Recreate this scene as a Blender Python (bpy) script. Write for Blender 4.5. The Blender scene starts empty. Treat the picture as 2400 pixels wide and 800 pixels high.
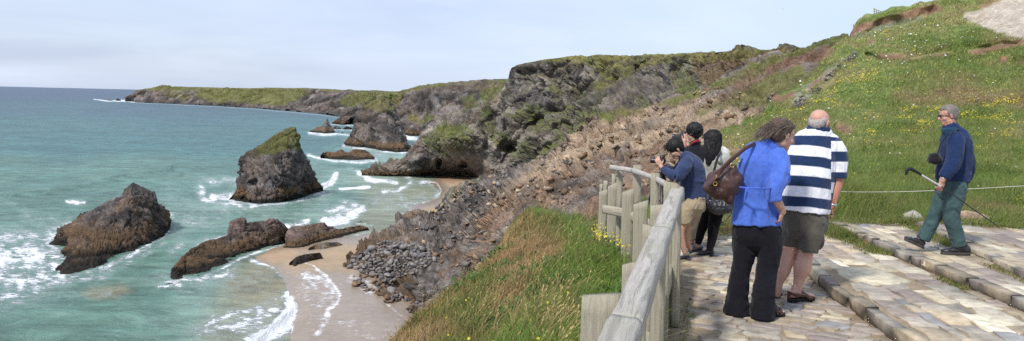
import bpy, math, random
import numpy as np
from mathutils import Vector, Matrix
from mathutils.bvhtree import BVHTree
R = np.random.RandomState(7)
random.seed(7)
D = bpy.data
COL = bpy.context.scene.collection
TH = math.radians(1.3); CT, ST = math.cos(TH), math.sin(TH)
F, CU, HV0 = 1900.0, 1200.0, 230.0
CAM = np.array([0.0, 0.0, 1.8])
SEA = -50.0

def ray(u, v):
    a = (np.asarray(u, float) - CU) / F; b = (HV0 - np.asarray(v, float)) / F
    X = a * CT - b * ST; Z = a * ST + b * CT
    return np.stack([X, np.ones_like(X), Z], -1)
def at(u, v, Y):
    return CAM + ray(u, v) * np.asarray(Y, float)[..., None]
def on(u, v, z=0.0):
    r = ray(u, v); return CAM + r * ((z - CAM[2]) / r[..., 2])[..., None]
def proj(P):
    P = np.asarray(P, float) - CAM
    a = P[..., 0] * CT + P[..., 2] * ST; b = -P[..., 0] * ST + P[..., 2] * CT
    return CU + F * a / P[..., 1], HV0 - F * b / P[..., 1]
def hor(u): return HV0 + (np.asarray(u, float) - CU) * math.tan(TH)

# ---------- noise ----------
def _h(ix, iy, iz, s):
    h = (ix.astype(np.int64) * 374761393 + iy.astype(np.int64) * 668265263 + iz.astype(np.int64) * 1274126177 + s * 974634777) & 0xffffffff
    h = ((h ^ (h >> 13)) * 1103515245) & 0xffffffff
    h = ((h ^ (h >> 16)) * 2246822519) & 0xffffffff
    return (((h ^ (h >> 15)) & 0xffffff) / float(0xffffff)) * 2 - 1
def vnoise(P, s=0):
    P = np.asarray(P, float); i = np.floor(P).astype(np.int64); f = P - i
    f = f * f * f * (f * (f * 6 - 15) + 10)
    x, y, z = i[..., 0], i[..., 1], i[..., 2]; fx, fy, fz = f[..., 0], f[..., 1], f[..., 2]
    def L(a, b, t): return a + (b - a) * t
    return L(L(L(_h(x, y, z, s), _h(x+1, y, z, s), fx), L(_h(x, y+1, z, s), _h(x+1, y+1, z, s), fx), fy),
             L(L(_h(x, y, z+1, s), _h(x+1, y, z+1, s), fx), L(_h(x, y+1, z+1, s), _h(x+1, y+1, z+1, s), fx), fy), fz)
def fbm(P, oct=4, s=0, gain=.5, ridged=False):
    P = np.asarray(P, float); t = 0; a = 1.0; n = 0
    for k in range(oct):
        v = vnoise(P * (2.03 ** k) + 17.3 * k, s + k)
        if ridged: v = 1 - 2 * np.abs(v)
        t = t + a * v; n += a; a *= gain
    return t / n
def sstep(a, b, x):
    t = np.clip((x - a) / (b - a + 1e-12), 0, 1); return t * t * (3 - 2 * t)
def mix(a, b, t):
    t = np.asarray(t)[..., None] if np.ndim(a) and np.shape(a)[-1] == 3 and np.ndim(t) >= 1 else t
    return np.asarray(a) * (1 - t) + np.asarray(b) * t
def C3(n, c): return np.tile(np.array(c, float), (n, 1))
def pdist(u, v, poly):
    d = np.full(np.shape(u), 1e9)
    for (x0, y0), (x1, y1) in zip(poly[:-1], poly[1:]):
        dx, dy = x1 - x0, y1 - y0
        t = np.clip(((u - x0) * dx + (v - y0) * dy) / (dx * dx + dy * dy + 1e-9), 0, 1)
        d = np.minimum(d, np.hypot(u - x0 - t * dx, v - y0 - t * dy))
    return d
def inpoly(u, v, poly):
    c = np.zeros(np.shape(u), bool); n = len(poly)
    for i in range(n):
        x0, y0 = poly[i]; x1, y1 = poly[(i + 1) % n]
        c ^= ((y0 > v) != (y1 > v)) & (u < (x1 - x0) * (v - y0) / (y1 - y0 + 1e-12) + x0)
    return c
def pmask(u, v, poly, soft, noise=0):
    d = pdist(u, v, list(poly) + [poly[0]]); d = np.where(inpoly(u, v, poly), d, -d)
    return sstep(-soft, soft, d + noise)

# ---------- mesh ----------
def make_mesh(name, V, Fq, attrs=None, smooth=False):
    """Fq: (n,4) or (n,3) int array or list of such arrays."""
    me = D.meshes.new(name); V = np.asarray(V, np.float32)
    fl = Fq if isinstance(Fq, list) else [Fq]
    fl = [np.asarray(f, np.int32) for f in fl if len(f)]
    tot = np.concatenate([np.full(len(f), f.shape[1], np.int32) for f in fl]); lo = np.concatenate([f.ravel() for f in fl])
    me.vertices.add(len(V)); me.vertices.foreach_set('co', V.ravel())
    me.loops.add(len(lo)); me.loops.foreach_set('vertex_index', lo)
    me.polygons.add(len(tot)); st = np.concatenate([[0], np.cumsum(tot)[:-1]]).astype(np.int32)
    me.polygons.foreach_set('loop_start', st); me.polygons.foreach_set('loop_total', tot)
    if smooth: me.polygons.foreach_set('use_smooth', np.ones(len(tot), bool))
    me.update(calc_edges=True); me.validate()
    for k, a in (attrs or {}).items():
        a = np.asarray(a, np.float32)
        if a.ndim == 2:
            at_ = me.attributes.new(k, 'FLOAT_COLOR', 'POINT')
            at_.data.foreach_set('color', np.concatenate([a, np.ones((len(a), 1), np.float32)], 1).ravel())
        else:
            at_ = me.attributes.new(k, 'FLOAT', 'POINT'); at_.data.foreach_set('value', a)
    return me
def link(name, me, mat=None, parent=None, label=None, cat=None, group=None, kind=None, loc=None):
    o = D.objects.new(name, me); COL.objects.link(o)
    if mat is not None and me is not None and not me.materials: me.materials.append(mat)
    if parent is not None: o.parent = parent
    if loc is not None: o.location = loc
    tag(o, label, cat, group, kind); return o
def tag(o, label=None, cat=None, group=None, kind=None):
    if label: o['label'] = label
    if cat: o['category'] = cat
    if group: o['group'] = group
    if kind: o['kind'] = kind
    return o
def gridfaces(nr, nc, keep=None):
    i = np.arange(nr * nc).reshape(nr, nc)
    f = np.stack([i[:-1, :-1], i[:-1, 1:], i[1:, 1:], i[1:, :-1]], -1)
    if keep is not None: f = f[keep]
    return f.reshape(-1, 4)
def compact(V, Fq, attrs):
    u = np.unique(Fq); m = np.full(len(V), -1); m[u] = np.arange(len(u))
    return V[u], m[Fq], {k: a[u] for k, a in attrs.items()}
def resample(P, n):
    P = np.asarray(P, float); return P
def row(pts, n):
    """pts: list of (u,v,Y or None) -> n world points, even in pixels"""
    W = []
    for p in pts:
        W.append(on(p[0], p[1], SEA - .6) if p[2] is None else at(p[0], p[1], p[2]))
    W = np.array(W); uv = np.array([[p[0], p[1]] for p in pts], float)
    d = np.concatenate([[0], np.cumsum(np.hypot(*np.diff(uv, axis=0).T) + 1e-6)]); t = np.linspace(0, d[-1], n)
    return np.stack([np.interp(t, d, W[:, k]) for k in range(3)], -1)
def pchip(Y, x, xi):
    h = np.diff(x)[:, None, None]; dl = np.diff(Y, axis=0) / h; m = np.zeros_like(Y)
    a, b = dl[:-1], dl[1:]; m[1:-1] = np.where(a * b > 0, 2 * a * b / (a + b + np.where(np.abs(a + b) < 1e-9, 1e-9, 0)), 0)
    m[0] = dl[0]; m[-1] = dl[-1]
    k = np.clip(np.searchsorted(x, xi, side='right') - 1, 0, len(x) - 2); hh = h[k]; t = ((xi - x[k])[:, None, None]) / hh
    return (Y[k] * (2*t**3 - 3*t**2 + 1) + m[k] * hh * (t**3 - 2*t**2 + t) + Y[k+1] * (-2*t**3 + 3*t**2) + m[k+1] * hh * (t**3 - t**2))
def loft(rows, nc, segs, linear=False):
    """rows of pixel control points; segs: subdivisions between successive rows"""
    RR = np.array([r if isinstance(r, np.ndarray) else row(r, nc) for r in rows])
    x = np.arange(len(rows), dtype=float)
    xi = np.concatenate([np.linspace(i, i + 1, s, endpoint=False) for i, s in enumerate(segs)] + [[len(rows) - 1.0]])
    if linear or len(rows) < 3:
        k = np.clip(xi.astype(int), 0, len(rows) - 2); t = (xi - k)[:, None, None]; G = RR[k] * (1 - t) + RR[k + 1] * t
    else: G = pchip(RR, x, xi)
    return G, xi
def gnormals(G):
    du = np.gradient(G, axis=1); dv = np.gradient(G, axis=0); n = np.cross(du, dv)
    return n / (np.linalg.norm(n, axis=-1, keepdims=True) + 1e-9)
def face_cam(G, N):
    s = np.sign(np.mean(np.sum(N * (CAM - G), -1))); return N * (s if s != 0 else 1)
def blur(A, n=1):
    for _ in range(n):
        B = A.copy(); B[1:-1] = (A[:-2] + 2 * A[1:-1] + A[2:]) / 4; A = B.copy(); A[:, 1:-1] = (B[:, :-2] + 2 * B[:, 1:-1] + B[:, 2:]) / 4
    return A
def facet(P, s=0):
    """broken planes: each jittered cell is its own tilted facet; returns height, distance to the crack, cell tint"""
    P = np.asarray(P, float); i0 = np.floor(P - .5).astype(np.int64); n = P.shape[0]; b1 = np.full(n, 9.); b2 = np.full(n, 9.); hh = np.zeros(n); tn = np.zeros(n)
    for a in (0, 1):
        for b in (0, 1):
            for c in (0, 1):
                x, y, z = i0[:, 0] + a, i0[:, 1] + b, i0[:, 2] + c; r = [_h(x, y, z, s + k * 7 + 1) for k in range(5)]
                q = P - (np.stack([x, y, z], -1) + .5 + .42 * np.stack(r[:3], -1)); d = np.sqrt((q * q).sum(1)); near = d < b1
                b2 = np.where(near, b1, np.minimum(b2, d)); h = .45 * r[3] + q[:, 0] * r[4] + q[:, 1] * r[0] + q[:, 2] * r[1]
                hh = np.where(near, h, hh); tn = np.where(near, r[2], tn); b1 = np.where(near, d, b1)
    return hh, b2 - b1, tn
def rot_strata(P, dip=35, az=20):
    a, d = math.radians(az), math.radians(dip)
    Rm = np.array(Matrix.Rotation(a, 3, 'Z') @ Matrix.Rotation(d, 3, 'Y')); return P @ Rm
def rockdisp(P, L, dip=35, az=20, s=0, thin=4.0):
    """signed relief, about -1..1; L = main feature length in metres"""
    Q = rot_strata(P, dip, az) / L; W = np.stack([vnoise(Q * .8, s + 31), vnoise(Q * .8, s + 32), vnoise(Q * .8, s + 33)], -1) * .5
    Q = Q + W
    big = fbm(Q * .45, 2, s); A = Q * np.array([.6, 1.0, thin])
    rid = fbm(A, 4, s + 5, .55, True)
    st = Q[..., 2] * thin * .9 + .6 * vnoise(Q, s + 9); saw = (st - np.floor(st)); saw = np.where(saw < .8, saw / .8, (1 - saw) / .2) - .5
    h1, e1, _ = facet(Q * np.array([1.1, 1.3, thin * .62]), s + 41); h2, e2, _ = facet(Q * np.array([2.9, 3.3, thin * 1.5]) + 3, s + 47)
    return .62 * big + .26 * rid + .05 * saw + .5 * h1 + .26 * h2 - .34 * (1 - sstep(0, .13, e1)) - .13 * (1 - sstep(0, .14, e2)) + .10 * fbm(Q * 5, 3, s + 12)

# ---------- materials ----------
def newmat(name):
    m = D.materials.new(name); m.use_nodes = True; nt = m.node_tree; nt.nodes.clear()
    o = nt.nodes.new('ShaderNodeOutputMaterial'); b = nt.nodes.new('ShaderNodeBsdfPrincipled'); nt.links.new(b.outputs[0], o.inputs[0])
    return m, nt, b
def N_(nt, t, **kw):
    n = nt.nodes.new(t)
    for k, v in kw.items(): setattr(n, k, v)
    return n
def noise_node(nt, scale, detail=4, rough=.6, vec=None, dist=0):
    n = N_(nt, 'ShaderNodeTexNoise'); n.inputs['Scale'].default_value = scale; n.inputs['Detail'].default_value = detail
    n.inputs['Roughness'].default_value = rough; n.inputs['Distortion'].default_value = dist
    if vec is not None: nt.links.new(vec, n.inputs['Vector'])
    return n.outputs[0]
def coords(nt, scale=(1, 1, 1), rot=(0, 0, 0), kind='Object'):
    tc = N_(nt, 'ShaderNodeTexCoord'); mp = N_(nt, 'ShaderNodeMapping'); mp.inputs['Scale'].default_value = scale; mp.inputs['Rotation'].default_value = rot
    nt.links.new(tc.outputs[kind], mp.inputs['Vector']); return mp.outputs[0]
def rng(nt, val, a, b, c, d, smooth=False):
    n = N_(nt, 'ShaderNodeMapRange'); nt.links.new(val, n.inputs[0])
    if smooth: n.interpolation_type = 'SMOOTHSTEP'
    for i, x in enumerate((a, b, c, d)): n.inputs[i + 1].default_value = x
    return n.outputs[0]
def mathn(nt, op, a, b=None):
    n = N_(nt, 'ShaderNodeMath', operation=op)
    for i, x in enumerate((a, b)):
        if x is None: continue
        if isinstance(x, (int, float)): n.inputs[i].default_value = x
        else: nt.links.new(x, n.inputs[i])
    return n.outputs[0]
def attr(nt, name, fac=False):
    n = N_(nt, 'ShaderNodeAttribute', attribute_name=name); return n.outputs['Fac' if fac else 'Color']
def mixc(nt, fac, a, b, bt='MIX'):
    n = N_(nt, 'ShaderNodeMix', data_type='RGBA', blend_type=bt)
    for i, x in ((0, fac), (6, a), (7, b)):
        if isinstance(x, (int, float)): n.inputs[i].default_value = x
        elif isinstance(x, (tuple, list)): n.inputs[i].default_value = (*x, 1)
        else: nt.links.new(x, n.inputs[i])
    return n.outputs[2]
def bump(nt, b, h, strength, dist):
    n = N_(nt, 'ShaderNodeBump'); n.inputs['Strength'].default_value = strength; n.inputs['Distance'].default_value = dist
    nt.links.new(h, n.inputs['Height']); nt.links.new(n.outputs[0], b.inputs['Normal'])
def col_mat(name, fine, amp=.35, rough=.9, bd=.02, bs=.6, stretch=(1, 1, 1), rot=(0, 0, 0), spec=.3, rocky=None):
    """vertex colour 'col' broken up by two octaves of solid noise, with bump"""
    m, nt, b = newmat(name); v = coords(nt, stretch, rot)
    n1 = noise_node(nt, fine, 6, .65, v); n2 = noise_node(nt, fine * .23, 4, .6, v)
    f = mathn(nt, 'MULTIPLY', rng(nt, n1, .3, .7, 1 - amp, 1 + amp), rng(nt, n2, .3, .7, 1 - amp * .6, 1 + amp * .6))
    h = n1
    if rocky:
        r1 = noise_node(nt, fine * .9, 7, .72, coords(nt, rocky, (.6, .35, .3)), .9); r2 = noise_node(nt, fine * 2.4, 5, .7, coords(nt, (1, 1, 2.4), (.2, .7, .1)), 1.2)
        g1 = mathn(nt, 'ABSOLUTE', mathn(nt, 'SUBTRACT', r1, .5)); g2 = mathn(nt, 'ABSOLUTE', mathn(nt, 'SUBTRACT', r2, .5))
        cr = rng(nt, g1, 0, .022, 0, 1, True); cr2 = rng(nt, g2, 0, .022, 0, 1, True)
        f = mathn(nt, 'MULTIPLY', f, mathn(nt, 'MULTIPLY', rng(nt, cr, 0, 1, .6, 1.05), rng(nt, cr2, 0, 1, .8, 1.04)))
        h = mathn(nt, 'ADD', mathn(nt, 'MULTIPLY', n1, .7), mathn(nt, 'ADD', mathn(nt, 'MULTIPLY', rng(nt, g1, 0, .16, 0, 1), .8), mathn(nt, 'MULTIPLY', rng(nt, g2, 0, .16, 0, 1), .35)))
    c = mixc(nt, 1.0, attr(nt, 'col'), f, 'MULTIPLY'); nt.links.new(c, b.inputs['Base Color'])
    b.inputs['Roughness'].default_value = rough; b.inputs['Specular IOR Level'].default_value = spec
    bump(nt, b, h, bs, bd); return m
def flat_mat(name, c, rough=.8, fine=40, amp=.15, bd=.002, bs=.4, spec=.4, metal=0, stretch=(1, 1, 1), sheen=0):
    m, nt, b = newmat(name); v = coords(nt, stretch); n1 = noise_node(nt, fine, 5, .6, v)
    cc = mixc(nt, 1.0, c, rng(nt, n1, .3, .7, 1 - amp, 1 + amp), 'MULTIPLY'); nt.links.new(cc, b.inputs['Base Color'])
    b.inputs['Roughness'].default_value = rough; b.inputs['Specular IOR Level'].default_value = spec; b.inputs['Metallic'].default_value = metal
    if sheen: b.inputs['Sheen Weight'].default_value = sheen
    bump(nt, b, n1, bs, bd); return m
# ---------- camera, light, sky ----------
sc = bpy.context.scene
cd = D.cameras.new('camera'); co = D.objects.new('camera', cd); COL.objects.link(co); sc.camera = co
cd.sensor_width = 36; cd.lens = 36 * F / 2400; cd.shift_y = -170 / 2400; cd.clip_start = .1; cd.clip_end = 600000
co.matrix_world = Matrix(((CT, -ST, 0, 0), (0, 0, -1, 0), (ST, CT, 0, CAM[2]), (0, 0, 0, 1)))
sc.view_settings.view_transform = 'Standard'; sc.view_settings.look = 'None'; sc.view_settings.gamma = 1; sc.view_settings.exposure = .46
sc.cycles.use_denoising = False; sc.cycles.max_bounces = 5; sc.cycles.diffuse_bounces = 3; sc.cycles.glossy_bounces = 2
sd = Vector((-.45, -.62, .88)).normalized()
sun = D.lights.new('sun', 'SUN'); sun.energy = 2.8; sun.angle = math.radians(6); sun.color = (1, .96, .9)
so = D.objects.new('sun', sun); COL.objects.link(so); so.rotation_euler = sd.to_track_quat('Z', 'Y').to_euler()
w = D.worlds.new('World'); sc.world = w; w.use_nodes = True; nt = w.node_tree; nt.nodes.clear()
bg = nt.nodes.new('ShaderNodeBackground'); wo = nt.nodes.new('ShaderNodeOutputWorld'); nt.links.new(bg.outputs[0], wo.inputs[0])
sky = nt.nodes.new('ShaderNodeTexSky'); sky.sky_type = 'NISHITA'; sky.sun_disc = False
sky.sun_elevation = math.asin(sd.z); sky.sun_rotation = math.atan2(sd.x, sd.y); sky.air_density = 1; sky.dust_density = 1.5
tc = nt.nodes.new('ShaderNodeTexCoord'); sep = nt.nodes.new('ShaderNodeSeparateXYZ'); nt.links.new(tc.outputs['Generated'], sep.inputs[0])
zc = mathn(nt, 'ADD', mathn(nt, 'MAXIMUM', sep.outputs[2], 0.0), .09)
cx = mathn(nt, 'DIVIDE', sep.outputs[0], zc); cy = mathn(nt, 'DIVIDE', sep.outputs[1], zc)
cmb = nt.nodes.new('ShaderNodeCombineXYZ'); nt.links.new(cx, cmb.inputs[0]); nt.links.new(cy, cmb.inputs[1])
mp = nt.nodes.new('ShaderNodeMapping'); nt.links.new(cmb.outputs[0], mp.inputs[0]); mp.inputs['Scale'].default_value = (1, .8, 1); mp.inputs['Rotation'].default_value = (0, 0, .5)
cl = noise_node(nt, .42, 7, .56, mp.outputs[0], .5)
cl2 = noise_node(nt, .16, 3, .5, mp.outputs[0], .2)
# cloud veil: grey-lilac to the left (west), thinner and whiter to the right
side = rng(nt, sep.outputs[0], -.55, .55, 0, 1)
veil = mixc(nt, side, (4.6, 5.1, 6.8), (5.5, 6.8, 8.6))
veil2 = mixc(nt, rng(nt, cl, .36, .68, 0, 1), veil, (6.3, 7.0, 8.5))
veil2 = mixc(nt, rng(nt, sep.outputs[2], 0, .11, .5, 0), veil2, (6.0, 6.7, 8.1))
blue = mixc(nt, 1.0, sky.outputs[0], (.75, .9, 1.05), 'MULTIPLY')
cover = mathn(nt, 'SUBTRACT', rng(nt, cl2, .35, .62, 1.05, .75), mathn(nt, 'MULTIPLY', side, .12))
nt.links.new(mixc(nt, cover, blue, veil2), bg.inputs[0]); bg.inputs[1].default_value = .098

# ---------- shared colours ----------
def rock_cols(P, N, tint, s=0, L=8.0, weed=True, ochre=.5, pale=.35, wk=1.0):
    """per-vertex rock colour: slate greys, rust and pale veins, dark weed line by the water"""
    Q = rot_strata(P, 35, 20) / L; Q = Q + .4 * np.stack([vnoise(Q, s + 1), vnoise(Q, s + 2), vnoise(Q, s + 3)], -1)
    n = len(P); c = C3(n, tint)
    a = fbm(Q * np.array([.5, .8, 2.5]), 4, s + 4); c = c * np.clip(.86 + .95 * a, .25, 2)[:, None]; _, e, tn = facet(Q * np.array([1.3, 1.6, 4.]), s + 50); c = c * (1 + .22 * tn)[:, None] * (.8 + .2 * sstep(0, .12, e))[:, None]
    c = mix(c, C3(n, (.20, .135, .085)), ochre * sstep(.05, .5, fbm(Q * .6, 3, s + 8)))
    vein = sstep(.5, .8, fbm(Q * np.array([.7, 1, 4.]), 3, s + 11, .6, True)); c = mix(c, C3(n, (.33, .31, .29)), pale * vein); c = c * (1 + .45 * fbm(Q * .35 + 9, 2, s + 30))[:, None]
    c = mix(c, C3(n, (.055, .048, .048)), .85 * sstep(.05, .42, fbm(Q * 1.3 + 5, 3, s + 14)))
    if weed:
        z = (P[:, 2] - SEA) / wk + 1.3 * fbm(P / 6, 3, s + 20)
        c = mix(c, C3(n, (.16, .095, .045)), .85 * (1 - sstep(5.0, 8.5, z)) * sstep(-.6, .1, fbm(P / 9, 2, s + 22) + .2))
        c = mix(c, C3(n, (.018, .016, .012)), .93 * (1 - sstep(1.8, 3.0, z)))
    return c
def add_grass(c, m, P, s=0, g1=(.095, .125, .028), g2=(.16, .155, .045)):
    n = len(P); t = sstep(-.4, .5, fbm(P / 14, 4, s + 40)); g = mix(C3(n, g1), C3(n, g2), t) * (1 + .35 * fbm(P / 2.2, 3, s + 44))[:, None]
    return mix(c, g, m)
# ---------- matched lofts ----------
def mloft(rows, nc, segs, pre=None):
    """rows: equal-length lists of control points (pixel triples or ('w',x,y,z)); columns stay matched"""
    W = []
    for r in rows:
        rr = []
        for p in r:
            if p[0] == 'w': rr.append(np.array(p[1:], float))
            elif p[2] is None: rr.append(on(p[0], p[1], SEA - .6))
            else: rr.append(at(p[0], p[1], p[2]))
        W.append(rr)
    W = np.array(W); pu, pv = proj(W); d = np.hypot(np.diff(pu, axis=1), np.diff(pv, axis=1)).clip(0, 400).mean(0) + 2
    t = np.concatenate([[0], np.cumsum(d)]); ti = np.linspace(0, t[-1], nc)
    Wc = np.moveaxis(pchip(np.moveaxis(W, 1, 0), t, ti), 0, 1)
    return loft(list(Wc), nc, segs)
def relief(G, fn, amp, edge=None, passes=0):
    """displace along smooth normals by fn(points)*amp; edge: per-vertex factor"""
    N = face_cam(G, gnormals(blur(G, 2))); d = fn(G.reshape(-1, 3)).reshape(G.shape[:2]) * amp
    if edge is not None: d = d * edge
    G2 = G + N * d[..., None]; return G2, face_cam(G2, gnormals(G2)), d
def grass_from(u, v, polys, soft=6, nz=None):
    m = np.zeros_like(u)
    for p in polys:
        st = 1.0
        if isinstance(p, tuple): p, st = p
        m = np.maximum(m, st * pmask(u, v, p, soft, nz if nz is not None else 0))
    return m
def emit_grid(name, G, cols, mat, **kw):
    me = make_mesh(name, G.reshape(-1, 3), gridfaces(*G.shape[:2]), {'col': cols}, smooth=False)
    return link(name, me, mat, **kw)

M_ROCK = col_mat('weathered_slate', .5, .34, .92, .55, .8, rocky=(1, 1, 2.2))
M_ROCKFAR = col_mat('far_slate', .12, .36, .95, 2.2, .8, rocky=(1, 1, 1.6))
M_STACK = col_mat('stack_rock', .8, .38, .8, .35, .85, rocky=(1, 1, 2.4))
M_SCREE = col_mat('broken_slate', 1.2, .36, .92, .2, .85, rocky=(1, 1, 1.6))

# ---------- far headland ----------
B_ = None
rows = [
 [(298,238,B_),(320,240,B_),(400,243.5,B_),(500,248.5,B_),(600,254.5,B_),(700,263,B_),(760,269,B_),(810,277,B_),(860,287,B_),(960,292,B_)],
 [(300,236,3475),(322,228,3350),(405,230,3200),(500,235,2950),(610,241,2680),(705,249,2360),(765,256,2150),(815,262,1960),(865,262,1850),(960,262,1800)],
 [(301,235,3478),(312,220,3440),(402,214,3260),(500,217,3060),(610,221,2850),(705,222,2600),(765,226,2400),(815,232,2230),(865,235,2100),(960,236,2050)],
 [(302,234,3480),(316,213,3500),(400,204,3350),(480,205,3180),(560,207,3020),(660,206,2850),(740,207,2650),(800,211,2480),(860,213,2330),(960,215,2250)]]
G, _ = mloft(rows, 560, [26, 26, 22])
back = G[-1] + np.array([0, 700, 0]) - np.array([0, 0, 1]) * 6; G = np.concatenate([G, G[-1:] + np.array([0, 120., -1.]), back[None]])
ef = np.ones(G.shape[:2]); k_ = np.arange(G.shape[0]); ef *= (.12 + .88 * sstep(0, 14, (G.shape[0] - 4) - k_) * (.25 + .75 * sstep(0, 10, k_)))[:, None]; ef[-1] = 0
G2, N, d = relief(G, lambda P: rockdisp(P, 95, 30, 10, 3, 1.6), 26, ef)
u, v = proj(G2); P = G2.reshape(-1, 3); u0, v0 = u.ravel(), v.ravel()
c = rock_cols(P, N.reshape(-1, 3), (.20, .165, .145), 2, 60, False, .6, .35)
low = 1 - sstep(2, 12, P[:, 2] - SEA + 5 * fbm(P / 40, 3, 77)); c = mix(c, C3(len(P), (.05, .045, .045)), .55 * low)
nz = 9 * fbm(np.stack([u0 / 18, v0 / 7, 0 * u0], -1), 3, 5)
gm = grass_from(u0, v0, [([(480,200),(700,200),(720,215),(690,240),(640,246),(560,243),(490,236),(460,222)], .95), ([(300,200),(960,200),(960,215),(850,216),(740,211),(560,211),(440,212),(320,213)], 1.),
    ([(790,236),(830,214),(960,214),(960,250),(860,250),(810,254)], .9), ([(380,214),(440,216),(470,232),(430,236),(390,228)], .55)], 5, nz)
gm = gm * (1 - .9 * low)
c = add_grass(c, gm, P, 3, (.14, .15, .045), (.19, .175, .065))
emit_grid('hills', G2, c, M_ROCKFAR, kind='structure')

# ---------- middle headland ----------
rows = [
 [(772,291,B_),(800,294,B_),(832,291,B_),(880,300,B_),(930,312,B_),(965,322,B_),(1010,326,1030),(1100,326,980),(1180,326,950),(1280,326,900)],
 [(773,290,1408),(808,278,1400),(845,266,1380),(885,270,1290),(935,272,1180),(975,280,1110),(1015,285,1060),(1100,280,1010),(1180,275,980),(1280,275,930)],
 [(774,289.5,1410),(804,273,1418),(835,252,1410),(880,246,1350),(935,240,1260),(975,238,1200),(1020,235,1150),(1100,232,1110),(1180,230,1080),(1280,230,1030)],
 [(775,289,1412),(800,271,1425),(830,250,1430),(855,233,1420),(905,221,1340),(950,209,1280),(1000,198,1250),(1090,190,1220),(1190,186,1180),(1280,184,1150)]]
G, _ = mloft(rows, 520, [50, 45, 45])
G = np.concatenate([G, G[-1:] + np.array([0, 60., -2.]), G[-1:] + np.array([0, 350., -12.])])
ef = np.ones(G.shape[:2]); k_ = np.arange(G.shape[0]); ef *= (.15 + .85 * sstep(0, 16, (G.shape[0] - 4) - k_))[:, None]
G2, N, d = relief(G, lambda P: rockdisp(P, 42, 40, 25, 8, 2.2), 14, ef)
u, v = proj(G2); P = G2.reshape(-1, 3); u0, v0 = u.ravel(), v.ravel()
c = rock_cols(P, N.reshape(-1, 3), (.205, .17, .155), 4, 26, True, .55, .5)
nz = 8 * fbm(np.stack([u0 / 14, v0 / 10, 0 * u0], -1), 4, 6)
c = mix(c, C3(len(P), (.30, .27, .26)), .8 * pmask(u0, v0, [(1002,222),(1012,218),(1030,240),(1034,256),(1020,250)], 3, nz * .5))
c = mix(c, C3(len(P), (.2, .15, .1)), .5 * pmask(u0, v0, [(960,196),(1190,186),(1190,200),(1100,212),(970,214)], 6, nz))
gm = grass_from(u0, v0, [([(850,222),(960,200),(1290,180),(1290,193),(1080,194),(985,205),(950,222),(930,250),(900,235),(860,240)], .85), ([(950,272),(975,270),(985,285),(960,285)], 1.),
    ([(985,285),(1000,270),(1040,275),(1060,290),(1060,320),(990,320)], .9), ([(1080,225),(1110,220),(1125,250),(1110,270),(1085,255)], .7), ([(1130,210),(1185,195),(1190,230),(1160,250),(1125,240)], .75),
    ([(830,245),(850,232),(880,235),(860,250)], .6)], 6, nz)
c = add_grass(c, gm, P, 5, (.14, .165, .045), (.21, .185, .07))
emit_grid('headland', G2, c, M_ROCKFAR, kind='structure')

# ---------- main cliff ----------
rows = [
 [(848,415,B_),(880,416,B_),(940,415,B_),(990,414,B_),(1030,414,B_),(1090,415,B_),(1150,418,480),(1230,425,440),(1300,430,400),(1400,420,330),(1550,360,270),(1700,280,215),(1880,180,170)],
 [(850,410,524),(895,397,518),(940,385,512),(985,372,500),(1030,366,498),(1090,366,492),(1150,368,478),(1230,370,450),(1300,360,410),(1400,330,350),(1550,285,290),(1700,232,225),(1880,155,175)],
 [(851,409,525),(898,392,520),(942,374,516),(972,347,508),(1020,335,496),(1080,325,480),(1140,318,472),(1220,312,460),(1300,300,430),(1400,262,375),(1550,232,320),(1700,200,250),(1880,145,182)],
 [(852,408,526),(900,390,522),(944,370,519),(970,338,514),(1008,300,505),(1062,292,498),(1125,278,488),(1200,262,472),(1290,240,450),(1400,205,405),(1550,185,350),(1700,165,270),(1880,135,186)],
 [(852,407,527),(901,389,524),(946,368,522),(972,334,517),(1005,290,512),(1062,272,508),(1130,256,498),(1190,215,484),(1275,185,462),(1390,165,420),(1550,158,360),(1700,140,280),(1880,124,190)],
 [(853,406,528),(902,388,526),(948,366,524),(974,330,520),(1002,286,516),(1060,262,514),(1138,245,506),(1186,192,492),(1200,158,482),(1350,131,440),(1550,129,370),(1700,121,290),(1880,115,194)]]
G, _ = mloft(rows, 900, [70, 55, 55, 45, 35])
L_ = G[-1]; uu = proj(L_)[0]; drop = np.where(uu < 1190, 14., 0.)
b1 = L_ + np.stack([0 * uu, 8 + 0 * uu, -drop * .3], -1); b2 = L_ + np.stack([0 * uu, 60 + 0 * uu, -drop * 2.4 - 1], -1); b3 = L_ + np.stack([0 * uu, 220 + 0 * uu, -drop * 3 - 4], -1)
G = np.concatenate([G, b1[None], b2[None], b3[None]])
u, v = proj(G); ef = np.ones(G.shape[:2]) * (.55 + .45 * sstep(150, 400, G[..., 1])); k_ = np.arange(G.shape[0]); ef *= (.14 + .86 * sstep(0, 22, (G.shape[0] - 5) - k_))[:, None]
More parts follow.
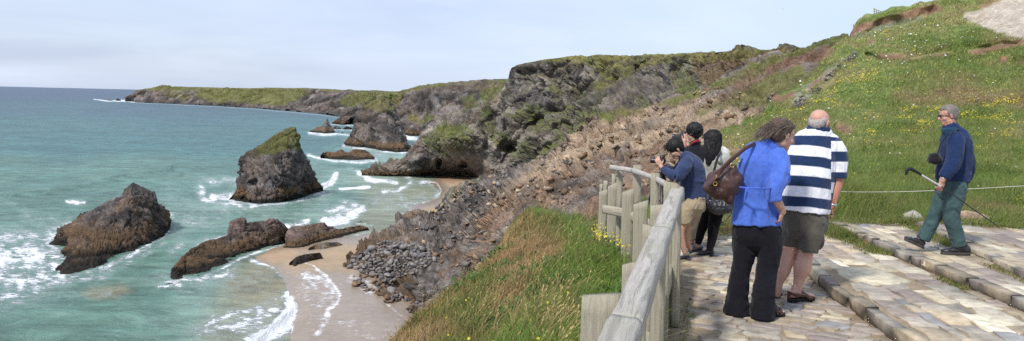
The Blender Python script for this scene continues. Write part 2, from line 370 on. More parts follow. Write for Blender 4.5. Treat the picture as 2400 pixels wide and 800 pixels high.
# the two sea caves and darker gullies are hollowed out
hol = np.zeros_like(u)
for (a, b, ra, rb, dd) in [(1027,382,7,11,15),(1085,387,11,8,12),(1190,345,24,13,9),(1360,222,7,30,4),(1150,300,8,40,4)]:
    hol += dd * np.exp(-(((u - a) / ra) ** 2 + ((v - b) / rb) ** 2) ** 2)
for pl, wd, dd in [([(1392,232),(1330,290),(1262,372)],7,6),([(1290,250),(1235,300),(1180,385)],8,6),([(1195,250),(1150,262),(1128,300),(1140,350)],6,5),([(1535,140),(1510,190),(1515,262)],6,5),([(1352,190),(1362,215),(1352,258)],5,5),([(1215,165),(1260,172),(1310,178)],6,5),([(1455,190),(1440,225),(1470,262)],5,4),([(1590,150),(1640,180),(1650,215)],6,5),([(1100,268),(1075,300),(1120,345)],5,4),([(1330,150),(1325,190),(1345,205)],5,4),
    ([(1412,250),(1352,305),(1250,392)],8,-6),([(1330,250),(1268,318),(1215,385)],7,-5),([(1222,215),(1175,262),(1165,345)],8,-5),([(1480,150),(1475,200),(1490,250)],7,-4),([(1400,190),(1390,230)],8,-4),([(1280,190),(1290,230)],10,-4),([(1560,160),(1575,215)],7,-4)]:
    hol += dd * np.exp(-(pdist(u + 5 * np.sin(v / 9), v + 4 * np.sin(u / 11), pl) / wd) ** 2)
def cliff_relief(P):
    a = rockdisp(P, 34, 38, 30, 14, 2.2); b = rockdisp(P, 8, 30, 40, 24, 2.6); return a + .5 * b
ef = ef * (1 - .6 * pmask(u, v, [(960,450),(960,350),(1060,335),(1170,330),(1190,450)], 30)) * (1 - .5 * pmask(u, v, [(1190,130),(1330,125),(1330,190),(1190,200)], 20)); G2, N, d = relief(G, cliff_relief, 7.0, ef); G2[..., 1] += hol
N = face_cam(G2, gnormals(G2))
u, v = proj(G2); P = G2.reshape(-1, 3); u0, v0 = u.ravel(), v.ravel(); n = len(P)
c = rock_cols(P, N.reshape(-1, 3), (.28, .24, .21), 6, 13, True, .4, .6, .55)
nz = 9 * fbm(np.stack([u0 / 16, v0 / 12, 0 * u0], -1), 5, 7)
c = mix(c, C3(n, (.19, .165, .175)), .6 * pmask(u0, v0, [(1200,195),(1300,215),(1290,250),(1230,245),(1190,235)], 8, nz))
c = mix(c, C3(n, (.25, .22, .215)), .4 * pmask(u0, v0, [(1430,160),(1560,140),(1590,200),(1580,235),(1500,240),(1460,200)], 8, nz))
c = mix(c, C3(n, (.24, .15, .085)), .75 * pmask(u0, v0, [(1620,130),(1700,120),(1880,112),(1880,160),(1760,175),(1700,190),(1650,200),(1630,170)], 8, nz))
c = mix(c, C3(n, (.20, .13, .07)), .7 * pmask(u0, v0, [(930,402),(1000,398),(1200,402),(1200,420),(930,420)], 4, nz * .5))
top = [([(1195,165),(1205,150),(1250,138),(1360,122),(1500,120),(1600,118),(1850,105),(1850,126),(1760,138),(1680,146),(1600,148),(1545,150),(1500,168),(1450,192),(1405,212),(1385,205),(1412,178),(1380,152),(1330,146),(1260,148),(1222,152)], 1.)]
br = [([(1190,276),(1228,248),(1262,247),(1282,262),(1250,284),(1212,292)], 1.), ([(1288,208),(1304,200),(1312,224),(1302,236)], .95), ([(1306,262),(1334,246),(1348,252),(1330,270)], 1.),
    ([(1242,385),(1246,362),(1296,322),(1338,290),(1362,252),(1394,258),(1398,288),(1372,302),(1332,322),(1300,356),(1270,380)], .85), ([(992,338),(1004,302),(1048,288),(1102,300),(1112,330),(1082,362),(1040,372),(1012,352)], .97),
    ([(1128,262),(1146,252),(1152,292),(1184,326),(1164,348),(1140,312)], .85), ([(1350,215),(1372,212),(1374,232),(1355,240)], .7), ([(1494,228),(1515,236),(1522,262),(1505,258)], .8), ([(1570,150),(1620,150),(1640,190),(1620,225),(1580,215),(1575,180)], .75),
    ([(1270,268),(1340,280),(1320,310),(1262,310),(1222,300)], .6), ([(1170,345),(1240,330),(1260,350),(1220,372)], .35)]
up = N.reshape(-1, 3)[:, 2]; slo = sstep(-.25, .25, up + .3 * fbm(P / 7, 3, 62)); gt = grass_from(u0, v0, top, 5, nz) * (.25 + .75 * slo); gb = grass_from(u0, v0, br, 8, nz * 2.2) * (.2 + .8 * slo)
up = N.reshape(-1, 3)[:, 2]; auto = sstep(.3, .62, up + .35 * fbm(P / 11, 3, 61)) * sstep(-44, -34, P[:, 2]) * .33 * sstep(1000, 1060, u0)
c = add_grass(c, np.maximum(gt, auto), P, 6, (.17, .175, .045), (.25, .22, .08)); c = add_grass(c, gb, P, 9, (.125, .165, .04), (.18, .18, .055))
emit_grid('cliff', G2, c, M_ROCK, kind='structure')
CLIFF = (G2, u, v)

# ---------- landslide spur running down to the beach ----------
rows = [
 [(806,641,B_),(850,686,B_),(915,728,B_),(985,756,B_),(1050,735,165),(1120,690,140),(1190,640,115),(1250,560,95),(1340,515,85),(1450,510,70),(1560,500,58),(1660,440,52),(1760,350,54),(1880,250,60),(2010,155,70)],
 [(807,637,B_),(850,640,232),(920,665,212),(990,660,195),(1060,640,185),(1130,600,170),(1190,540,150),(1270,480,130),(1350,440,115),(1450,420,95),(1560,390,85),(1660,340,75),(1770,280,70),(1880,190,72),(2000,125,76)],
 [(810,630,B_),(850,602,255),(915,600,248),(975,570,262),(1040,545,272),(1090,500,285),(1150,460,255),(1250,420,210),(1350,370,170),(1430,330,150),(1530,310,130),(1640,270,112),(1760,215,98),(1880,155,92),(1995,104,88)],
 [(812,622,B_),(852,576,B_),(905,543,B_),(965,494,342),(1014,500,352),(1062,446,370),(1122,418,352),(1210,400,310),(1335,328,235),(1405,270,200),(1510,257,170),(1640,215,150),(1760,154,140),(1880,114,120),(1990,85,102)]]
def under(p):
    q = on(p[0], p[1], SEA - .6) if p[2] is None else at(*p)
    if p[2] is None: return ('w', q[0], q[1] - 2, SEA - 3)
    return ('w', q[0] * .35 + 2, 20 + .1 * q[1], max(-15., -52.)) if p[0] > 1100 else ('w', q[0] * .7, q[1] * .62, SEA - 1)
rows = [[under(p) for p in rows[0]]] + rows
G, _ = mloft(rows, 900, [12, 150, 120, 100])
L_ = G[-1]; uu = proj(L_)[0]; z0 = np.minimum(L_[:, 2], 0)
b1 = L_ + np.stack([-1 + 0 * uu, 6 + 0 * uu, -3 + 0 * uu], -1); b2 = L_ + np.stack([-4 + 0 * uu, 40 + 0 * uu, np.maximum(-60, -58 - L_[:, 2] * 1.0)], -1)
G = np.concatenate([G, b1[None], b2[None]]); u, v = proj(G)
def gap(u, v, poly, s, nz): return pmask(u, v, poly, s, nz)
SOLID = [(830,600),(870,560),(940,520),(965,485),(1010,495),(1040,430),(1120,412),(1180,420),(1140,470),(1120,520),(1060,560),(1000,575),(960,570),(900,575),(850,605)]
BIGROCK = [(990,600),(1100,560),(1190,600),(1160,660),(1060,720),(960,745),(890,700),(900,660)]
def sp_relief(P):
    uu, vv = proj(P); a = rockdisp(P, 17, 42, 35, 34, 2.2); b = rockdisp(P, 4.2, 30, 10, 44, 2.0); k = np.clip(P[:, 1] / 190, .45, 1.25)
    so = pmask(uu, vv, SOLID, 12); bgr = pmask(uu, vv, BIGROCK, 12); so = np.maximum(so, 1.25 * pmask(uu, vv, [(1150,470),(1330,340),(1410,275),(1500,262),(1560,300),(1500,400),(1400,470),(1240,480)], 20) + 1.0 * pmask(uu, vv, [(1600,300),(1700,200),(1900,150),(1880,240),(1700,340),(1620,360)], 20))
    sm = rockdisp(P, 1.6, 30, 60, 54, 1.8)
    return k * (a * (.85 + .8 * so + 1.5 * bgr) + .55 * b * (1 - .4 * bgr) + .12 * sm)
k_ = np.arange(G.shape[0]); ef = 1 - .7 * (1 - sstep(0, 40, (G.shape[0] - 3) - k_))[:, None] * (1 - .45 * sstep(1080, 1180, u)); ef[-2:] *= .4; ef[-1] = 0
G2, N, d = relief(G, sp_relief, 3.6, ef)
u, v = proj(G2); P = G2.reshape(-1, 3); u0, v0 = u.ravel(), v.ravel(); n = len(P); up = N.reshape(-1, 3)[:, 2]
nz = 12 * fbm(np.stack([u0 / 22, v0 / 16, 0 * u0], -1), 5, 7)
c = rock_cols(P, N.reshape(-1, 3), (.235, .20, .175), 9, 6, False, .25, .5)
brown = C3(n, (.37, .235, .15)) * (1 + .5 * fbm(P / 3.5, 4, 91))[:, None]; buff = C3(n, (.54, .41, .28)) * (1 + .4 * fbm(P / 2.0, 4, 92))[:, None]
mb = pmask(u0, v0, [(1040,640),(1100,560),(1150,470),(1240,410),(1330,330),(1410,270),(1510,255),(1650,213),(1760,152),(1880,110),(2050,80),(2050,200),(1700,480),(1400,520),(1230,480),(1160,560),(1100,620)], 22, nz * 2)
c = mix(c, brown, .75 * mb * sstep(-.45, .25, fbm(P / 9, 4, 93) + .15))
mf = pmask(u0, v0, [(1330,335),(1400,285),(1500,262),(1640,240),(1720,230),(1800,250),(1700,330),(1640,400),(1560,400),(1480,350),(1400,370),(1300,400),(1180,450)], 24, nz * 2)
c = mix(c, buff, .9 * mf * sstep(-.45, .15, fbm(P / 6, 4, 94) + .1))
c = mix(c, C3(n, (.24, .13, .08)) * (1 + .5 * fbm(P / 1.6, 4, 98))[:, None], .8 * pmask(u0, v0, [(1740,163),(1880,122),(1990,96),(2030,110),(1960,138),(1880,152),(1800,172)], 5, nz) )
c = mix(c, C3(n, (.36, .33, .32)), .5 * pmask(u0, v0, [(1600,290),(1660,200),(1700,190),(1720,205),(1640,245)], 8, nz))
c = mix(c, C3(n, (.30, .28, .27)), .6 * pmask(u0, v0, [(990,605),(1060,600),(1080,640),(1040,690),(990,680)], 8, nz) * sstep(0, .3, fbm(P / 1.6, 4, 95)))
c = mix(c, C3(n, (.17, .11, .06)), .75 * (1 - sstep(3.2, 6.0, P[:, 2] - SEA + 1.2 * fbm(P / 5, 3, 96))) * (1 - sstep(980, 1020, u0)))
c = mix(c, C3(n, (.03, .027, .022)), .85 * (1 - sstep(.7, 1.6, P[:, 2] - SEA + .6 * fbm(P / 3, 3, 97))))
lay = fbm(np.stack([u0 / 60, v0 / 7, 0 * u0], -1), 3, 12)
gm = grass_from(u0, v0, [([(1560,235),(1640,212),(1760,150),(1880,108),(1995,80),(1995,92),(1880,122),(1762,164),(1650,222),(1570,243)], 1.), ([(1690,235),(1800,180),(1880,150),(1900,190),(1840,235),(1740,262)], .85), ([(1690,196),(1760,150),(1840,118),(1850,126),(1790,170),(1700,206)], .8 ), ([(1780,262),(1830,214),(1880,222),(1860,246),(1810,270),(1760,275)], .75), ([(1395,262),(1500,250),(1510,262),(1450,272),(1440,285),(1405,280)], 1.),
    ([(1735,215),(1790,196),(1830,215),(1800,240),(1730,236)], .6), ([(1560,236),(1640,208),(1700,196),(1690,206),(1600,244),(1545,246)], .85), ([(1628,258),(1700,232),(1800,196),(1810,204),(1730,244),(1640,272)], .7),
    ([(1880,180),(1990,90),(2040,100),(1990,170),(1900,225)], .8), ([(1040,440),(1095,412),(1130,414),(1090,440),(1060,470)], .35)], 5, nz * .8)
c = add_grass(c, gm, P, 11, (.15, .175, .045), (.23, .205, .08))
emit_grid('landslide', G2, c, M_SCREE, kind='structure')
SPUR = (G2, N, u, v)

# ---------- sea stacks and rocks ----------
FRONTS = []
def stack(name, front, crest, label, cat='sea stack', L=12, amp=2.0, n=220, m=70, bulge=.10, tint=(.17, .145, .135), s=0, dip=35, az=20, group=None, moss=None, thick=1.0, wk=1.0, pale=.5, och=.5, extra=None, weed=True):
    FRONTS.append([(p[0], p[1]) for p in front]); fr = row(front, n); cr = row(crest, n); zb = SEA - 1.0
    mid1 = fr * .62 + cr * .38; mid2 = fr * .3 + cr * .7; H = (cr[:, 2] - SEA).clip(0)[:, None]
    out = np.array([0, -1., .25]); mid1 = mid1 + out * H * bulge; mid2 = mid2 + out * H * bulge * .8
    dy = (cr[:, 1] - fr[:, 1]).clip(1.5); bk = CAM + (cr - CAM) * (1 + np.maximum(dy, H[:, 0] * .7) * thick / cr[:, 1])[:, None]; bk[:, 2] = zb - 1
    bm_ = (cr + bk) / 2; bm_[:, 2] = cr[:, 2] * .55 + zb * .45
    low = fr.copy(); low[:, 2] = zb - 2; low[:, 1] -= .3
    G, _ = loft([low, fr, mid1, mid2, cr, bm_, bk], n, [2, m // 3, m // 3, m // 3, m // 5, m // 5], linear=True); G[2:-2] = blur(G, 1)[2:-2]
    ef = sstep(0, .12, np.minimum(np.linspace(0, 1, n), np.linspace(1, 0, n)))[None] * np.ones((G.shape[0], 1)) * .75 + .25
    k_ = np.arange(G.shape[0]); ef = ef * (.45 + .55 * sstep(1, 9, np.abs(k_ - (2 + 3 * (m // 3)))))[:, None]
    G2, N, d = relief(G, lambda P: rockdisp(P, L, dip, az, 60 + s, 2.8) + .42 * rockdisp(P, L * .3, dip + 10, az, 70 + s, 2.4), amp, ef)
    if extra: G2 = extra(G2)
    N = face_cam(G2, gnormals(G2)); P = G2.reshape(-1, 3); u0, v0 = proj(P)
    c = rock_cols(P, N.reshape(-1, 3), tint, 20 + s, L * .8, weed, och, pale, wk)
    if moss is not None:
        nz = 6 * fbm(np.stack([u0 / 14, v0 / 10, 0 * u0], -1), 4, 6)
        for pl, st, gc in moss: c = mix(c, C3(len(P), gc) * (1 + .4 * fbm(P / 3, 3, 5))[:, None], st * pmask(u0, v0, pl, 5, nz))
    o = P.mean(0); o[2] = SEA
    return link(name, make_mesh(name, P - o, gridfaces(*G.shape[:2]), {'col': c}), M_STACK, label=label, cat=cat, group=group, loc=o)
def yb(u, v): return 98420 / (v - hor(u))
bn = None
stack('sea_stack', [(110,576,bn),(150,592,bn),(162,598,bn),(140,636,bn),(158,645,bn),(215,634,bn),(300,602,bn),(380,558,bn),(397,538,bn)],
  [(110,575,266),(134,556,268),(132,533,272),(165,530,276),(200,505,282),(235,478,288),(265,460,290),(288,455,292),(300,436,293),(312,426,294),(330,437,296),(362,450,300),(366,472,302),(385,490,304),(397,514,305),(397,536,305)],
  'dark brown slanting sea stack standing in foam, leftmost of the large rocks', L=11, amp=2.3, s=1, dip=40, az=10, pale=.45, tint=(.125, .10, .09), och=.6, bulge=.05,
  moss=[([(300,445),(335,442),(340,462),(310,466)], .5, (.22, .2, .16))])
def cave(G):
    u, v = proj(G); G = G.copy(); G[..., 1] += 5 * np.exp(-(((u - 592) / 9 + .3 * np.sin(v / 4)) ** 2 + ((v - 430) / 9) ** 2) ** 2) * (G[..., 1] < 402); return G
stack('sea_stack', [(537,469,bn),(560,473,bn),(590,480,bn),(604,483,bn),(640,479,bn),(680,472,bn),(720,462,bn),(757,452,bn)],
  [(537,468,389),(552,450,390),(560,440,391),(565,418,393),(577,406,394),(570,384,395),(567,368,396),(580,357,398),(600,348,400),(640,322,404),(672,303,406),(692,299,408),(697,318,410),(705,345,412),(722,375,416),(733,400,419),(740,425,423),(757,438,428),(758,450,428)],
  'tall wedge shaped sea stack with mossy green slanting top', L=15, amp=2.9, s=2, n=260, m=110, dip=15, az=-20, pale=.6, extra=cave, bulge=.16, tint=(.17, .148, .145),
  moss=[([(600,345),(640,318),(672,298),(700,295),(712,350),(680,350),(640,362),(605,362)], .85, (.125, .13, .03)), ([(575,360),(600,345),(620,372),(590,380)], .3, (.12, .1, .05))])
stack('rock_outcrop', [(398,668,bn),(430,655,bn),(470,652,bn),(482,646,bn),(530,626,bn),(560,609,bn),(600,594,bn),(640,581,bn),(690,566,bn)],
  [(398,655,226),(404,632,227),(425,605,234),(445,585,242),(480,565,254),(533,550,264),(540,520,269),(560,512,271),(574,511,272),(578,522,273),(620,518,276),(632,511,277),(648,515,279),(668,528,283),(690,558,287)],
  'long reddish brown rock with two humps lying between sea and sand', 'rock', L=9, amp=1.5, s=3, wk=.7, dip=20, az=60, tint=(.20, .14, .118), pale=.3, och=.75)
stack('rock_outcrop', [(652,586,bn),(700,592,bn),(722,583,bn),(750,570,bn),(795,562,bn),(835,551,bn),(866,542,bn)],
  [(672,580,270),(669,546,280),(682,531,284),(720,526,288),(760,522,294),(768,532,296),(800,535,300),(845,527,309),(862,533,309),(866,541,309)],
  'low brown rock ridge tapering right onto the wet sand behind the long rock', 'rock', L=8, amp=1.0, s=4, wk=.3, dip=20, az=60, tint=(.20, .14, .118), pale=.3, och=.7, bulge=.14)
stack('rock_outcrop', [(723,586,bn),(760,594,bn),(806,580,bn)], [(723,582,266),(740,572,269),(790,566,275),(806,575,276)], 'flat ochre brown rock slab half sunk in the sand', 'rock', L=5, amp=.5, s=5, n=120, m=40, tint=(.17, .12, .07), och=.8, weed=False, bulge=.3)
stack('rock_outcrop', [(678,622,bn),(692,636,bn),(725,624,bn),(756,609,bn)], [(678,616,240),(692,604,241),(715,595,245),(750,592,249),(757,604,250)], 'nearly black boulder alone on the sand in front of the brown ridge', 'rock', L=4, amp=.5, s=6, n=120, m=40, tint=(.05, .038, .025), och=.35, weed=False, bulge=.2)
stack('sea_stack', [(804,340,bn),(830,345,bn),(870,348,bn),(900,355,bn),(930,358,bn),(964,354,bn)],
  [(804,338,838),(815,322,845),(830,305,850),(832,285,855),(828,264,858),(850,250,862),(870,238,866),(893,222,870),(912,232,868),(926,252,862),(936,282,850),(946,308,836),(951,332,820),(962,346,800),(965,352,775)],
  'broad steep sea stack with green top close off the distant cliffs', L=30, amp=6, s=7, n=240, m=110, dip=10, az=0, tint=(.14, .115, .10), pale=.4, och=.5, bulge=.14,
  moss=[([(850,248),(893,218),(925,240),(925,262),(890,262),(860,258)], .8, (.16, .145, .05))])
stack('sea_stack', [(724,311,bn),(745,313,bn),(760,315,bn),(785,313,bn)], [(724,309,1090),(742,299,1095),(756,293,1098),(761,287,1100),(767,277,1101),(771,290,1100),(780,299,1095),(785,309,1085)],
  'small pointed pinnacle rock furthest out beyond the green topped stack', L=24, amp=2.6, s=8, n=120, m=50, tint=(.17, .15, .14), pale=.6, bulge=.05)
stack('rock_outcrop', [(751,371,bn),(780,377,bn),(820,379,bn),(878,376,bn)], [(751,365,645),(757,357,650),(785,356,654),(800,350,657),(815,357,656),(832,349,660),(855,352,662),(866,358,660),(878,368,650)],
  'low flat topped dark rock island in surf with a notch', 'rock', L=16, amp=2.2, s=9, n=160, m=50, tint=(.11, .088, .08), och=.4, bulge=.1)
for i, (a, b, y0, y1, lb) in enumerate([(778,800,303,295,'tiny low skerry right of the far pinnacle rock'), (802,828,304,296,'long low skerry touching the left side of the green topped stack'), (798,807,314,310,'smallest dark rock awash below the low skerries'),
    (270,284,237,230.5,'small dark rock hump off the tip of the far headland'), (245,266,236.5,234,'flat dark reef left of the rock hump at the far headland tip'), (834,858,525,519,'dark low rock in shallow water at the end of the brown ridge'),
    (858,872,529,524,'tiny rock right of the low rock at the end of the brown ridge'), (378,424,672,663,'low dark rock awash at the left tip of the long rock'),(782,806,580,572,'small brown rock bare on the sand near the grey stones'),(768,788,576,571,'x')][:9]):
    vb = y0; Yb = yb((a + b) / 2, vb)
    stack('rock', [(a, y0 - 1, bn), ((a + b) / 2, y0, bn), (b, y0 - 1, bn)], [(a, y0 - 1.5, yb(a, y0 - 1)), (a * .6 + b * .4, y1, Yb * 1.006 + 2), (a * .3 + b * .7, y1 + (y0 - y1) * .25, Yb * 1.006 + 2), (b, y0 - 1.5, yb(b, y0 - 1))], lb, 'rock', L=6 * Yb / 400, amp=.5 * Yb / 400, s=30 + i, n=60, m=18, tint=(.08, .065, .06), och=.3, weed=False, bulge=.2)
# ---------- sea ----------
us = np.concatenate([np.arange(-1500, -40, 40), np.arange(-40, 1130, 2.6), np.arange(1130, 2400, 40)])
ws = np.concatenate([[.25, .5, .9], np.arange(1.5, 60, 1.1), np.arange(60, 640, 2.3), np.arange(640, 1400, 60)])
U, W = np.meshgrid(us, ws); V = hor(U) + W; G = on(U, V, SEA)
u0, v0 = U.ravel(), V.ravel(); P = G.reshape(-1, 3); n = len(P); w0 = W.ravel()
STROKES = [([(160,655),(230,645),(320,610),(400,560)], 7, .5), ([(520,478),(600,492),(700,482),(770,455)], 7, .45), ([(400,668),(480,662),(560,625)], 7, .5), ([(60,500),(130,520)], 12, .3), ([(0,470),(40,480)], 5, .3),([(0,580),(90,590),(140,640)], 34, .5), ([(20,700),(100,670)], 26, .4), ([(60,520),(130,540)], 14, .35), ([(400,470),(470,500)], 26, .26), ([(420,530),(520,500)], 14, .32), ([(700,500),(760,480)], 12, .3), ([(560,505),(660,515)], 8, .36), ([(470,690),(620,650)], 24, .26), ([(700,400),(760,380)], 10, .25), ([(880,360),(960,400)], 14, .4), ([(560,765),(650,720)], 22, .62),  # foam: polyline, half width px, density
 ([(0,560),(60,560),(105,560),(125,545)], 16, .62), ([(0,610),(60,600),(130,610),(150,640)], 26, .72), ([(0,650),(50,660),(120,640)], 22, .6), ([(0,700),(60,680),(150,655),(240,648)], 10, .5), ([(95,560),(120,585),(150,600)], 8, .85),
 ([(130,540),(165,522)], 8, .7), ([(0,540),(80,545)], 12, .4), ([(30,640),(120,610)], 40, .35),
 ([(160,648),(220,637),(300,606),(350,583)], 4, .75), ([(280,610),(300,602),(330,590)], 5, .6), ([(155,478),(198,478)], 3, .95), ([(400,500),(420,540)], 18, .3), ([(400,560),(440,520),(540,500)], 22, .34), ([(470,430),(530,425),(560,430)], 10, .5),
 ([(468,440),(480,470),(530,480),(600,487)], 9, .62), ([(500,460),(540,462)], 9, .85), ([(545,475),(600,484),(660,480),(757,455)], 3.5, .62), ([(480,490),(560,497)], 8, .4),
 ([(755,440),(775,432),(786,412)], 5, 1.15), ([(740,442),(765,436)], 4, 1.1), ([(795,444),(830,441),(865,437)], 3.2, 1.1),
 ([(760,522),(800,522),(830,505),(846,490)], 9, .98), ([(770,500),(800,485),(830,482)], 9, .8), ([(790,510),(815,490)], 12, .75), ([(660,528),(700,524),(720,520)], 5, .9), ([(750,520),(780,500)], 10, .5),
 ([(840,408),(862,420),(900,424),(926,427)], 5, 1.05), ([(820,395),(850,408)], 6, .6), ([(900,450),(930,448),(955,435),(966,424),(950,415)], 5, .85), ([(868,350),(900,352),(940,356)], 4, .9), ([(860,342),(890,350)], 5, .7), ([(880,372),(900,380),(960,356)], 7, .45),
 ([(870,385),(910,375)], 6, .45), ([(940,315),(965,325),(985,330)], 6, .75), ([(950,340),(980,342)], 5, .7), ([(805,345),(860,350)], 2, .7), ([(725,314),(760,317),(790,315),(860,322)], 1.7, .9), ([(745,372),(790,380),(850,382),(885,378)], 2.5, .9), ([(845,380),(882,372)], 4, .9), ([(720,364),(755,372)], 3.5, .8),
 ([(775,292),(850,296)], 1.5, .7), ([(783,286),(800,292),(830,292)], 1.3, .8), ([(800,305),(830,306)], 1.2, .6),
 ([(380,668),(430,655),(480,655),(530,640)], 6, .8), ([(370,640),(395,645)], 8, .5), ([(420,680),(500,665),(560,640)], 12, .42), ([(440,600),(500,560),(545,550)], 8, .5), ([(480,570),(540,548)], 4, .85), ([(400,590),(430,570)], 10, .4), ([(372,672),(430,668)], 4, .9),
 ([(590,614),(640,625),(668,645),(680,672),(683,700)], 4.2, .98), ([(640,628),(670,655)], 6, .8), ([(684,700),(688,730),(665,765),(620,790),(580,812)], 15, 1.25), ([(686,722),(672,742),(650,768)], 12, 1.3),
 ([(480,760),(560,735),(640,712),(668,700)], 7, .75), ([(500,745),(600,728)], 14, .5), ([(460,775),(540,765),(620,755)], 14, .5), ([(430,790),(520,780),(600,770)], 10, .32), ([(560,745),(640,735)], 14, .6),
 ([(220,233),(245,236),(300,238),(315,240)], .9, 1.0), ([(318,241),(400,245),(500,250),(600,256),(700,265),(760,271),(810,279)], .8, .55), ([(283,236),(300,236)], 1.2, 1.2),
 ([(130,700),(200,688),(240,680)], 4, .3), ([(120,740),(190,730)], 4, .3), ([(240,690),(260,686)], 4, .55), ([(960,430),(1000,428),(1030,440),(1020,462)], 6, .7), ([(880,470),(960,480),(990,470)], 14, .42), ([(930,460),(970,500),(960,510)], 8, .55), ([(860,465),(930,470)], 6, .45), ([(900,485),(950,495)], 8, .4)]
def foam_of(u, v, strokes, nzs=1.0):
    wob = 9 * fbm(np.stack([u / 38, v / 18, 0 * u], -1), 4, 71) * nzs; wob2 = 7 * fbm(np.stack([u / 25, v / 12, 0 * u + 9], -1), 3, 72) * nzs
    f = np.zeros_like(u)
    for pl, wd, de in strokes:
        de = de * (1.28 if wd >= 9 else 1.08)
        b = (u > min(p[0] for p in pl) - 4 * wd - 8) & (u < max(p[0] for p in pl) + 4 * wd + 8) & (v > min(p[1] for p in pl) - 4 * wd - 8) & (v < max(p[1] for p in pl) + 4 * wd + 8)
        k = min(1, wd / 8); d = pdist(u[b] + wob[b] * k, v[b] + wob2[b] * k, pl); va = .82 + .5 * fbm(np.stack([u[b] / 16, v[b] / 9, 0 * u[b]], -1), 3, 73) * min(1, wd / 4); f[b] = np.maximum(f[b], de * va * np.exp(-(d / (wd * 1.5)) ** 2))
    return f
foam = foam_of(u0, v0, STROKES)
fr_ = foam_of(u0, v0, [([(a, b + 1.2) for a, b in fl], 3.0 if abs(fl[-1][0] - fl[0][0]) > 60 else 1.3, .78) for fl in FRONTS], .12); foam = np.maximum(foam, fr_)
depth_t = np.interp(w0, [0, 12, 40, 90, 170, 300, 420, 640], [0, .12, .35, .62, .9, 1.0, 1.0, 1.0])
nz = fbm(P / np.array([120, 60, 1]), 4, 81); nz2 = fbm(np.stack([u0 / 160, v0 / 22, 0 * u0], -1), 4, 82)
deep = np.array((.042, .066, .11)); teal = np.array((.063, .152, .152)); green = np.array((.112, .212, .163)); milk = np.array((.215, .325, .27)); sandy = np.array((.29, .27, .18))
c = mix(C3(n, deep), C3(n, teal), sstep(0, .75, depth_t + .12 * nz2)); c = mix(c, C3(n, green), sstep(.75, 1.02, depth_t + .10 * nz2))
c = mix(c, C3(n, (.045, .085, .14)), .5 * (1 - sstep(0, .4, depth_t)))
near = pmask(u0, v0, [(300,900),(300,640),(440,480),(740,420),(850,300),(1000,300),(1100,420),(1000,900)], 60)
c = mix(c, C3(n, milk), .8 * near * sstep(-.3, .5, nz2 + nz))
sh = pmask(u0, v0, [(430,900),(470,770),(540,660),(600,600),(690,560),(760,540),(800,520),(850,480),(840,440),(900,418),(1100,405),(1100,900)], 45, 12 * nz2); c = mix(c, C3(n, sandy), .72 * sh)
sh2 = pmask(u0, v0, [(540,640),(610,602),(700,640),(700,800),(640,800),(600,720),(520,690)], 28, 10 * nz2); c = mix(c, C3(n, (.30, .26, .165)), .6 * sh2)
c = mix(c, C3(n, (.34, .27, .16)), .6 * pmask(u0, v0, [(190,690),(220,672),(290,668),(315,682),(280,698),(220,702)], 12, 6 * nz2))
# swell: real low ridges rolling in
sw = .5 * np.sin(P[:, 1] / 15. + P[:, 0] / 42. + 2.2 * fbm(P / 90, 2, 83)) * sstep(200, 260, P[:, 1]) * (1 - .8 * sh) + .16 * fbm(P / np.array([13, 6, 1.]), 3, 84) * (1 - .8 * sh)
for pl, hgt, wd in [([(0,462),(120,446),(240,428),(330,404),(400,394)], 1.3, 7), ([(150,480),(300,440),(420,410)], .5, 8), ([(430,350),(520,345)], .6, 5), ([(450,395),(560,372)], .6, 6), ([(770,350),(800,336)], 1.0, 4), ([(750,440),(790,410)], 1.0, 5), ([(760,520),(846,490)], .7, 7), ([(600,800),(690,720)], .6, 9), ([(740,345),(790,330)], .9, 4)]:
    d = pdist(u0, v0, pl); sw += hgt * np.exp(-(d / wd) ** 2)
far = 1 - sstep(900, 2600, P[:, 1]); P[:, 2] += sw * far
m, nt, b = newmat('sea_water')
cv = coords(nt, (.22, .34, 1), (0, 0, .25)); lace = noise_node(nt, 1.0, 8, .74, cv, 1.9); lace2 = noise_node(nt, .17, 4, .6, cv, .8)
nf = mathn(nt, 'ADD', mathn(nt, 'MULTIPLY', mathn(nt, 'SUBTRACT', lace, .5), 2.1), mathn(nt, 'MULTIPLY', mathn(nt, 'SUBTRACT', lace2, .5), .5))
ff = mathn(nt, 'ADD', attr(nt, 'foam', True), nf); fo = rng(nt, ff, .44, .80, 0, 1, True)
milkf = rng(nt, ff, .0, .8, 0, .5, True)
wv = coords(nt, (.075, .13, 1), (0, 0, .2)); wn = noise_node(nt, 1.0, 9, .7, wv, .5); wv2 = coords(nt, (.010, .017, 1), (0, 0, .2)); wn2 = noise_node(nt, 1.0, 5, .6, wv2, .4)
base = mixc(nt, 1.0, attr(nt, 'col'), mathn(nt, 'MULTIPLY', rng(nt, wn, .34, .66, .62, 1.36), rng(nt, wn2, .35, .65, .84, 1.16)), 'MULTIPLY')
base = mixc(nt, milkf, base, (.42, .53, .50)); nt.links.new(mixc(nt, fo, base, (.84, .86, .87)), b.inputs['Base Color'])
b.inputs['Roughness'].default_value = .38; b.inputs['IOR'].default_value = 1.33; nt.links.new(rng(nt, fo, 0, 1, .22, .1), b.inputs['Specular IOR Level'])
hh = mathn(nt, 'ADD', mathn(nt, 'MULTIPLY', wn, 1.0), mathn(nt, 'MULTIPLY', fo, .12)); bump(nt, b, hh, 1.0, 2.6)
me = make_mesh('sea', P, gridfaces(*U.shape), {'col': c, 'foam': foam}, smooth=True); link('sea', me, m, kind='structure')

